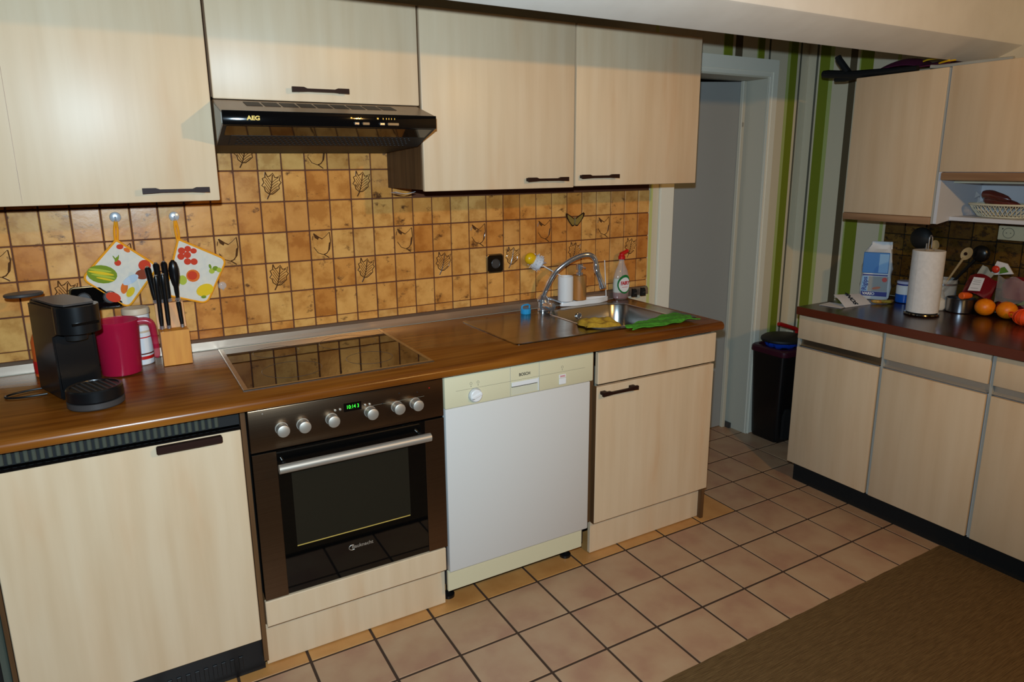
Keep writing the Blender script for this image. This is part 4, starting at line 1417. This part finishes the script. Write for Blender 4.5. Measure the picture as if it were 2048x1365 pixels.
# ------------------------------------------------------------------ things on top of the right wall cabinet
ts = thing('folded_stand', 'black folded tripod-like stand jutting out over the wall cabinet top', 'stand', (2.72, -.55, 1.878))
m = MB()
m.tube([(2.72, -.318, 1.916), (2.72, -.345, 1.913), (2.72, -.47, 1.897), (2.72, -.62, 1.893), (2.725, -.76, 1.890)], None, 10, radii=[.016, .019, .0175, .0145, .012])
part('main_bar', m, m_blackm, ts)
m = MB()
m.tube([(2.72, -.386, 1.984), (2.72, -.395, 1.968), (2.72, -.445, 1.910)], None, 10, radii=[.014, .015, .015])
part('raised_leg', m, m_blackm, ts)
m = MB()
m.tube([(2.735, -.372, 1.886), (2.735, -.42, 1.887), (2.735, -.49, 1.889)], None, 10, radii=[.010, .015, .010])
part('lower_leg', m, m_blackm, ts)
m = MB()
m.grid(lambda u, v: Vector((2.76 + .16 * v, -.54 - .32 * u, 1.8795 + .070 * math.sin(math.pi * min(1, u * 1.25 + .08)) ** .5 * (math.sin(math.pi * (v * .8 + .1)) ** .5) if u < .62 else 1.8795 + .040 * (math.sin(math.pi * (v * .8 + .1)) ** .5))), 24, 12, .004)
solo('purple_bundle', m, m_purple, 'purple fabric bundle lying on top of the wall cabinet', 'fabric', (2.84, -.7, 1.878))
m = MB()
m.tube(smoothpts([(2.730, -.775, 1.915), (2.735, -.80, 1.921), (2.742, -.84, 1.919), (2.75, -.87, 1.91), (2.740, -.835, 1.901), (2.735, -.86, 1.905), (2.74, -.90, 1.906)]), .0032, 6)
solo('yellow_cable', m, mat('yellow_rubber', (214, 168, 20), .5), 'yellow cable coiled on top of the wall cabinet beside the purple bundle', 'cable', (2.78, -.83, 1.9))
m = MB()
m.tube(smoothpts([(2.745, -.800, 1.893), (2.75, -.83, 1.890), (2.75, -.90, 1.889), (2.75, -.96, 1.890), (2.76, -1.02, 1.890), (2.76, -1.10, 1.888)]), None, 8, radii=None or [.0075] * 21)
solo('grey_cable', m, m_greyedge, 'thick grey cable lying along the front of the wall cabinet top', 'cable', (2.75, -.95, 1.88))

# ------------------------------------------------------------------ right worktop clutter
ZW = .869
# bag of filler plaster
pb = thing('plaster_bag', 'white and blue printed paper bag of filler with folded top', 'bag', (2.880, -.585, ZW), math.radians(-57.9), local=True)
m = MB()
def bagring(wd, dp, z, sh=0.0, n=32):
    o_ = []
    for k in range(n):
        a_ = 2 * math.pi * k / n
        c_, s_ = math.cos(a_), math.sin(a_)
        e = .35
        o_.append(Vector((sh + wd * (abs(c_) ** e) * (1 if c_ > 0 else -1) + .0025 * math.sin(7 * a_ + z * 60), dp * (abs(s_) ** e) * (1 if s_ > 0 else -1) + .002 * math.sin(5 * a_ + z * 90), z)))
    return o_
m.ring_loft([bagring(.055, .038, .001), bagring(.063, .044, .012), bagring(.066, .0455, .06), bagring(.0635, .0455, .10), bagring(.062, .044, .125), bagring(.065, .044, .15), bagring(.059, .042, .19), bagring(.057, .034, .222), bagring(.050, .012, .240, .004),
             bagring(.042, .004, .262, .010), bagring(.041, .003, .274, .011)])
part('bag', m, m_bagwhite, pb)
FY = -.0475
part('print_upper', bx((-.061, FY - .0005, .128), (.047, FY + .012, .226), bev=.002), m_bagblue, pb)
part('print_pale', bx((.006, FY - .0009, .132), (.045, FY - .0004, .220)), m_baglight, pb)
part('print_stripe', bx((-.058, FY - .0006, .116), (.047, FY + .010, .1215)), m_navy, pb)
part('print_column', bx((-.058, FY - .0006, .041), (-.033, FY + .010, .113)), m_baglight, pb)
part('print_picture', bx((-.031, FY - .0006, .042), (.050, FY + .010, .112)), mat('grey_print', (150, 152, 150), .5), pb)
part('print_band', bx((-.058, FY - .0008, .019), (.051, FY + .010, .040)), m_navy, pb)
m = MB()
m.cyl((.036, FY - .0012, .099), (.036, FY - .0002, .099), .011, n=20)
part('round_seal', m, mat('seal_red', (206, 70, 58), .5), pb)
m = MB()
m.ring_loft([[(.005 + .018 * math.cos(a) * f, FY - y, .058 + .0065 * math.sin(a) * f + .004 * math.cos(a)) for a in [2 * math.pi * k / 16 for k in range(16)]] for f, y in ((1, .0005), (1, .0012))])
part('print_hand', m, mat('hand_print', (196, 112, 78), .5), pb)
text('lettering', 'VARIO', .0175, (-.026, FY - .0012, .0295), FRONT, m_offw, pb, bold=.0006)
text('lettering', 'Rigips', .027, (-.0455, FY - .0010, .077), (math.pi / 2, -math.pi / 2, 0), m_navy, pb, bold=.0006)
m = MB()
m.tube([(-.0605, -.020, .06), (-.062, .0, .10), (-.0605, .02, .125)], .0012, 5)
part('side_print', m, m_navy, pb)

# paper sheets
pp = thing('paper_sheet', 'white printed sheet propped against the bag at the end of the dark worktop', 'paper', (2.66, -.60, ZW))
m = MB()
A_, B_, C_, D_ = Vector((2.560, -.655, ZW + .001)), Vector((2.735, -.664, ZW + .001)), Vector((2.765, -.585, .903)), Vector((2.585, -.575, .914))
def pf(u, v):
    p = A_.lerp(B_, u).lerp(D_.lerp(C_, u), v)
    p.z += .004 * math.sin(v * math.pi)
    return p
m.grid(pf, 10, 8, .0008)
part('sheet', m, m_paper, pp)
nrm = (B_ - A_).cross(D_ - A_).normalized()
ex = (D_ - A_).normalized()
ez = nrm
ey = ez.cross(ex)
RM = Matrix((ex, ey, ez)).transposed()
tx = text('lettering', '4NOS', .034, tuple(A_.lerp(B_, .44).lerp(D_.lerp(C_, .44), .56) + nrm * .0055), (0, 0, 0), m_ink, pp, bold=.0012)
tx.rotation_euler = (RM @ Matrix.Rotation(math.radians(180), 3, 'Z')).to_euler()
m = MB()
m.box((2.525, -.648, ZW + .0005), (2.62, -.545, ZW + .0015), rot=Matrix.Rotation(math.radians(8), 3, 'Z'))
solo('folded_leaflet', m, m_paper, 'small white leaflet lying flat under the printed sheet', 'paper', (2.57, -.60, ZW))
# banana
m = MB()
bp_ = smoothpts([(2.752, -.652, .880), (2.768, -.672, .8785), (2.796, -.690, .8785), (2.824, -.700, .8785), (2.846, -.700, .881)], 3)
m.tube(bp_, None, 10, radii=[.0035, .006, .0075, .009, .009, .009, .009, .009, .009, .009, .008, .006, .003])
solo('banana', m, m_banana, 'short ripe banana with brown end in front of the bag', 'banana', (2.80, -.675, ZW))
# jar white/blue
jr = thing('cream_jar', 'round white and blue jar between the bag and the paper towels', 'jar', (2.905, -.715, ZW), local=True)
m = MB()
m.lathe([(.034, .001), (.037, .004), (.037, .040)], 32)
part('base', m, m_jarblue, jr, 'blue lower half')
m = MB()
m.lathe([(.0365, .0405), (.0365, .078), (.033, .082)], 32)
part('body', m, m_offw, jr, 'white upper half')
m = MB()
m.lathe([(.0345, .0825), (.0345, .088), (.0, .0882)], 32)
part('dark_band', m, m_navy, jr)
m = MB()
m.lathe([(.033, .0886), (.036, .0895), (.036, .098), (.033, .101), (0, .102)], 32)
part('lid', m, mat('lilac_lid', (190, 190, 214), .3), jr)
# paper towel roll
pt = thing('towel_holder', 'metal paper towel holder with round base on the dark worktop', 'holder', (2.716, -.905, ZW), local=True)
m = MB()
m.lathe([(.064, .0005), (.068, .003), (.066, .008), (.05, .011), (0, .011)], 40)
part('base', m, mat('dark_chrome', (120, 118, 116), .15, 1.0), pt)
m = MB()
m.tube(smoothpts([(-.010, 0, .011), (-.010, 0, .20), (-.010, 0, .315), (-.007, 0, .332), (0, 0, .338), (.009, 0, .332), (.013, 0, .315), (.013, 0, .285)]), .0025, 8)
m.tube([(-.026, .0, .28), (-.026, 0, .306)], .0025, 8)
part('pole', m, m_chrome, pt)
tw = thing('paper_towel_roll', 'white paper towel roll standing on its holder', 'paper roll', (2.716, -.905, ZW + .0115), local=True)
m = MB()
m.lathe([(.020, .001), (.060, .001), (.0615, .003), (.0615, .262), (.060, .264), (.020, .264), (.020, .001)], 44, cap=False)
part('roll', m, m_tissue, tw)
m = MB()
m.grid(lambda u, v: Vector(((.0622 + .007 * u) * math.cos(2.35 + .75 * u), (.0622 + .007 * u) * math.sin(2.35 + .75 * u), .004 + .256 * v)), 12, 2, .0006)
part('loose_sheet', m, m_tissue, tw)
m = MB()
m.lathe([(.0175, .001), (.0195, .001), (.0195, .265), (.0175, .265), (.0175, .001)], 24, cap=False)
part('core', m, mat('cardboard', (168, 140, 104), .9), tw)

# utensil jar and utensils
uj = thing('utensil_jar', 'clear glass jar holding wooden spoons behind the paper towels', 'jar', (2.962, -.850, ZW), local=True)
m = MB()
m.lathe([(.050, .001), (.055, .004), (.055, .122), (.056, .126), (.0545, .126), (.0525, .122), (.0525, .008), (0, .007)], 32)
part('glass', m, m_clear, uj)
m = MB()
m.lathe([(.0552, .100), (.0562, .101), (.0562, .108), (.0552, .109)], 32, cap=False)
part('rim_band', m, m_chrome, uj)
def utensil(name, label, cat, base, head, mm, rh, kind, rs=.0045):
    b_, h_ = Vector(base), Vector(head)
    d_ = (h_ - b_).normalized()
    t = thing(name, label, cat, base)
    m = MB()
    m.tube([b_, b_.lerp(h_, .5), h_ - d_ * rh * .9], None, 8, radii=[rs, rs, rs * 1.2])
    part('handle', m, mm, t)
    m = MB()
    u_ = d_.cross(Vector((1, 0, 0))).normalized()
    n_ = Vector((1, 0, 0))
    if kind == 'spoon':
        ring = lambda f, x: [h_ + n_ * x + d_ * (rh * 1.35 * math.cos(a) * f) + u_ * (rh * math.sin(a) * f) for a in [2 * math.pi * k / 24 for k in range(24)]]
        m.ring_loft([ring(.7, .004), ring(1, .001), ring(.96, -.003), ring(.5, .0), ring(.2, .001)])
        part('spoon_head', m, mm, t)
    else:
        m.sphere(h_, rh, (.55, 1, 1), 20, 12)
        part('head', m, mm, t)
    return t, h_
t_, h_ = utensil('wooden_spoon', 'pale wooden spoon upright right beside the paper towel roll', 'spoon', (2.918, -.862, ZW + .010), (2.940, -.806, 1.143), m_spoon, .017, 'spoon')
t_, h_ = utensil('wooden_spoon', 'wooden spoon with a hole in its head leaning right', 'spoon', (2.938, -.822, ZW + .010), (2.955, -.934, 1.116), m_spoon, .022, 'spoon')
m = MB()
m.cyl(h_ + Vector((-.0036, .002, 0)), h_ + Vector((-.0046, .002, 0)), .0075, n=16)
part('hole', m, m_hdl, t_)
utensil('black_ladle', 'black shiny ladle leaning far right behind the spoon', 'ladle', (2.978, -.812, ZW + .016), (2.990, -.974, 1.118), m_black, .036, 'ladle', .006)
utensil('black_skimmer', 'black round spatula head sticking up behind the paper towels', 'spatula', (2.958, -.880, ZW + .012), (2.975, -.722, 1.165), m_blackm, .050, 'skimmer', .005)
# small bag of white stuff
sg = thing('sugar_bag', 'clear plastic bag with white powder right of the paper towels', 'bag', (2.864, -.880, ZW), local=True)
m = MB()
m.ring_loft([[(r * math.cos(a) * (1 + .06 * math.sin(5 * a + z * 50)), r * math.sin(a) * (1 + .06 * math.sin(4 * a + 1)), z) for a in [2 * math.pi * k / 28 for k in range(28)]]
             for r, z in ((.030, .001), (.036, .012), (.034, .045), (.02, .056))])
part('contents', m, m_cotton, sg)
m = MB()
m.ring_loft([[(r * math.cos(a) * (1 + .10 * math.sin(5 * a + z * 50)), r * math.sin(a) * (1 + .08 * math.sin(4 * a + 1)), z) for a in [2 * math.pi * k / 28 for k in range(28)]]
             for r, z in ((.033, .0005), (.039, .012), (.037, .047), (.030, .065), (.024, .085), (.030, .10))], cap=False)
part('film', m, m_clear, sg)
# tin
tn = thing('steel_tin', 'low round steel tin on the dark worktop in front of the utensils', 'tin', (2.905, -.962, ZW), local=True)
m = MB()
m.lathe([(.050, .001), (.054, .003), (.054, .056), (.055, .059), (.053, .061), (.050, .058), (.049, .006), (0, .005)], 40)
part('shell', m, m_pot, tn)
m = MB()
m.tube([(.0545 * math.cos(a * math.pi / 20), .0545 * math.sin(a * math.pi / 20), .060) for a in range(40)], .0018, 6, closed=True, cap=False)
part('rim', m, m_pot, tn)
m = MB()
m.tube([(2.858, -.983, .9465), (2.862, -.984, .9465), (2.890, -.993, .9460), (2.905, -.998, .945)], None, 14, radii=[.0125, .0155, .0145, .010])
solo('carrot', m, m_carrot, 'cut carrot end lying on the rim of the steel tin', 'carrot', (2.88, -.98, .93))
# fruit bowl region
def orange(x, y, z, label):
    t = thing('orange', label, 'orange', (x, y, z - .038), group='oranges on the dark worktop')
    m = MB()
    m.sphere((x, y, z), .038, (1, 1, .95), 24, 16)
    part('peel', m, m_orange, t)
    m = MB()
    m.cyl((x, y, z + .0355), (x, y, z + .0375), .003, n=8)
    part('stem_end', m, m_leafg, t)
orange(2.905, -1.060, ZW + .037, 'bright orange lying right of the steel tin')
orange(2.912, -1.140, ZW + .037, 'second bright orange, next to the orange net bag')
m = MB()
rnd = random.Random(11)
cl = [(2.985, -1.035, .905, .034), (2.99, -1.105, .905, .034), (2.985, -1.175, .908, .036)]
def berry(x, y, z, r, label, mm, nm, cat, grp):
    m = MB()
    m.sphere((x, y, z), r, (1, 1, .92), 18, 12)
    o = solo(nm, m, mm, label, cat, (x, y, z - r), group=grp)
    return o
berry(2.982, -1.022, .904, .035, 'dark red pepper behind the first orange', m_dkred, 'red_pepper', 'pepper', 'peppers behind the oranges')
berry(2.982, -1.100, .904, .035, 'dark red pepper behind the gap between the oranges', m_dkred, 'red_pepper', 'pepper', 'peppers behind the oranges')
berry(2.982, -1.176, .904, .035, 'dark red pepper behind the orange net bag', m_dkred, 'red_pepper', 'pepper', 'peppers behind the oranges')
# tray with red fruit in film, white label
tf = thing('fruit_pack', 'film wrapped pack of dark red fruit with a white price label', 'food pack', (2.94, -1.02, .945))
m = MB()
m.grid(lambda u, v: Vector((2.915 + .050 * v, -.965 - .105 * u, .944 + .072 * v + .010 * math.sin(u * 5) + .012 * math.sin(math.pi * u) * math.sin(math.pi * v))), 14, 10, .014)
part('fruit', m, m_dkred, tf)
m = MB()
m.prism([(2.892, -.990, .968), (2.893, -1.037, .972), (2.912, -1.040, 1.026), (2.911, -.998, 1.026)], (-.0008, 0, .0004))
part('price_label', m, m_paper, tf)
m = MB()
for q, (a_, b_) in enumerate(((.2, .45), (.5, .6), (.66, .72), (.78, .84))):
    p0 = Vector((2.892, -.990, .968)).lerp(Vector((2.911, -.998, 1.026)), a_)
    p1 = Vector((2.893, -1.037, .972)).lerp(Vector((2.912, -1.040, 1.026)), a_)
    m.tube([p0.lerp(p1, .15) + Vector((-.0016, 0, .0008)), p0.lerp(p1, .80) + Vector((-.0016, 0, .0008))], .0007, 4)
part('label_print', m, m_greyink, tf)
for k in range(4):
    m = MB()
    m.sphere((2.934 + .006 * k, -.972 - .004 * (k % 2), .958 + .017 * k), .0095, (1, 1, 1), 12, 8)
    part('small_tomato', m, m_tomato, tf)
rb = thing('red_fruit_bag', 'shiny plastic bag of dark red fruit at the frame edge of the worktop', 'bag', (2.96, -1.13, .94))
m = MB()
m.ring_loft([[(2.962 + r * .5 * math.cos(a), -1.150 + r * 1.05 * math.sin(a) * (1 + .05 * math.sin(6 * a + z * 70)), z) for a in [2 * math.pi * k / 36 for k in range(36)]]
             for r, z in ((.035, .942), (.056, .95), (.062, .975), (.060, 1.005), (.048, 1.03), (.02, 1.042))])
part('fruit', m, m_dkred, rb)
m = MB()
m.grid(lambda u, v: Vector((2.912 - .006 * math.sin(9 * u) * math.sin(5 * v), -1.088 - .12 * u, .930 + .11 * v + .008 * math.sin(11 * u + 2 * v))), 24, 16, .0006)
part('film', m, m_film, rb)
m = MB()
m.grid(lambda u, v: Vector((2.975 + .006 * math.sin(7 * u), -.965 + -.05 * u - .03 * v, 1.00 + .075 * v * (1 - .45 * u) + .003 * math.sin(9 * u + 4 * v))), 12, 8, .0008)
solo('plastic_wrap', m, mat('milky_film', (196, 198, 186), .25, trans=.35), 'crumpled milky plastic wrap rising behind the fruit pack', 'wrap', (2.98, -1.0, 1.0))
tb2 = thing('tomato_pack', 'white pack with tomato and green leaf behind the fruit pack', 'food pack', (2.995, -1.05, 1.03))
m = MB()
m.prism([(2.998, -1.018, 1.030), (2.998, -1.105, 1.045), (3.002, -1.075, 1.085), (3.002, -1.035, 1.092)], (.006, 0, 0))
part('pack', m, m_paper, tb2)
m = MB()
m.sphere((2.990, -1.040, 1.058), .016, (.6, 1, 1), 16, 10)
part('tomato_print', m, m_tomato, tb2)
m = MB()
m.prism([(2.9955, -1.055, 1.040), (2.9955, -1.088, 1.052), (2.9955, -1.07, 1.072), (2.9955, -1.056, 1.066)], (-.003, 0, 0))
part('leaf_print', m, m_leafg, tb2)
# net bag
nb_ = thing('orange_net_bag', 'bright orange net bag of oranges at the right hand worktop edge', 'net bag', (2.84, -1.235, ZW))
m = MB()
m.sphere((2.845, -1.235, ZW + .031), .034, (1, 1.15, .9), 20, 12)
part('fruit', m, m_net, nb_)
for k in range(6):
    m = MB()
    a0 = k * math.pi / 6
    m.tube([(2.845 + .036 * math.cos(a0) * math.cos(t), -1.235 + .0415 * math.sin(a0) * math.cos(t), ZW + .032 + .0325 * math.sin(t)) for t in [math.pi * 2 * q / 24 for q in range(24)]], .0012, 5, closed=True, cap=False)
    part('net_cord', m, m_net, nb_)
m = MB()
m.tube(smoothpts([(2.85, -1.200, .905), (2.855, -1.185, .912), (2.86, -1.172, .906), (2.85, -1.18, .895), (2.845, -1.195, .893)]), .003, 6)
part('net_knot', m, m_net, nb_)
ss = thing('herb_stalks', 'green stalks above the orange net bag', 'herbs', (2.92, -1.20, .93))
for k in range(5):
    m = MB()
    m.tube([(2.935, -1.165 - .004 * k, .930 + .003 * k), (2.925, -1.20, .938 + .006 * k), (2.915, -1.25, .934 + .010 * k)], .0028, 6)
    part('stalk', m, m_leafg, ss)
# socket strip on the wall
so = thing('socket_strip', 'white double socket block on the dark olive wall tiles', 'socket', (3.02, -1.1, 1.214))
part('housing', bx((2.994, -1.200, 1.184), (3.0215, -1.026, 1.243), bev=.003, seg=2), m_cream, so)
for y in (-1.066, -1.145):
    m = MB()
    m.tube([(2.9935, y + .021 * math.cos(a * math.pi / 12), 1.214 + .021 * math.sin(a * math.pi / 12)) for a in range(24)], .0011, 5, closed=True, cap=False)
    for dz in (-.008, .008):
        m.cyl((2.9942, y + dz, 1.214), (2.9930, y + dz, 1.214), .0022, n=8)
    part('outlet', m, m_greyink, so)
m = MB()
m.cyl((2.9942, -1.042, 1.231), (2.9932, -1.042, 1.231), .0028, n=8)
part('screw', m, m_greyplas, so)
# basket in the niche
bk = thing('bread_basket', 'cream plastic lattice basket on the white niche shelf', 'basket', (2.885, -1.085, 1.2845), local=True)
m = MB()
def ell(rx, ry, z, n=40):
    return [Vector((rx * math.cos(2 * math.pi * k / n), ry * math.sin(2 * math.pi * k / n), z)) for k in range(n)]
m.ring_loft([ell(.050, .088, .001), ell(.052, .092, .003), ell(.052, .092, .006), ell(.03, .05, .006)])
part('base', m, m_edge, bk)
m = MB()
m.tube(ell(.078, .128, .053), .0042, 8, closed=True, cap=False)
part('rim', m, m_edge, bk)
for s_ in (-1, 1):
    for k in range(40):
        a0 = 2 * math.pi * k / 40
        a1 = a0 + s_ * .22
        p0 = Vector((.052 * math.cos(a0), .092 * math.sin(a0), .005))
        p1 = Vector((.077 * math.cos(a1), .127 * math.sin(a1), .052))
        m = MB()
        m.tube([p0, p0.lerp(p1, .5) + Vector((.003 * math.cos(a0), .003 * math.sin(a0), 0)), p1], .0015, 5, cap=False)
        part('lattice_bar', m, m_edge, bk)
for k, (y, z, L, lb_) in enumerate(((-1.055, 1.368, .055, 'wrapped dark red sausage, upper one in the bread basket'), (-1.075, 1.345, .07, 'wrapped dark red sausage, lower one in the bread basket'))):
    sgo = thing('wrapped_sausage', lb_, 'sausage', (2.885, y, z - .02))
    m = MB()
    m.tube(smoothpts([(2.872 + .012 * k, y + L, z + .008), (2.872 + .012 * k, y + L * .5, z + .009), (2.872 + .012 * k, y, z + .002), (2.872 + .012 * k, y - L, z - .012)], 3), None, 14,
           radii=[.004, .014, .017, .018, .019, .019, .018, .017, .013, .005])
    part('sausage', m, m_sausage, sgo)
    m = MB()
    m.prism([(2.862 + .012 * k, y + L, z + .004), (2.862 + .012 * k, y + L + .018, z + .020), (2.862 + .012 * k, y + L + .02, z - .008)], (.004, 0, 0))
    part('wrapper_end', m, m_clear, sgo)
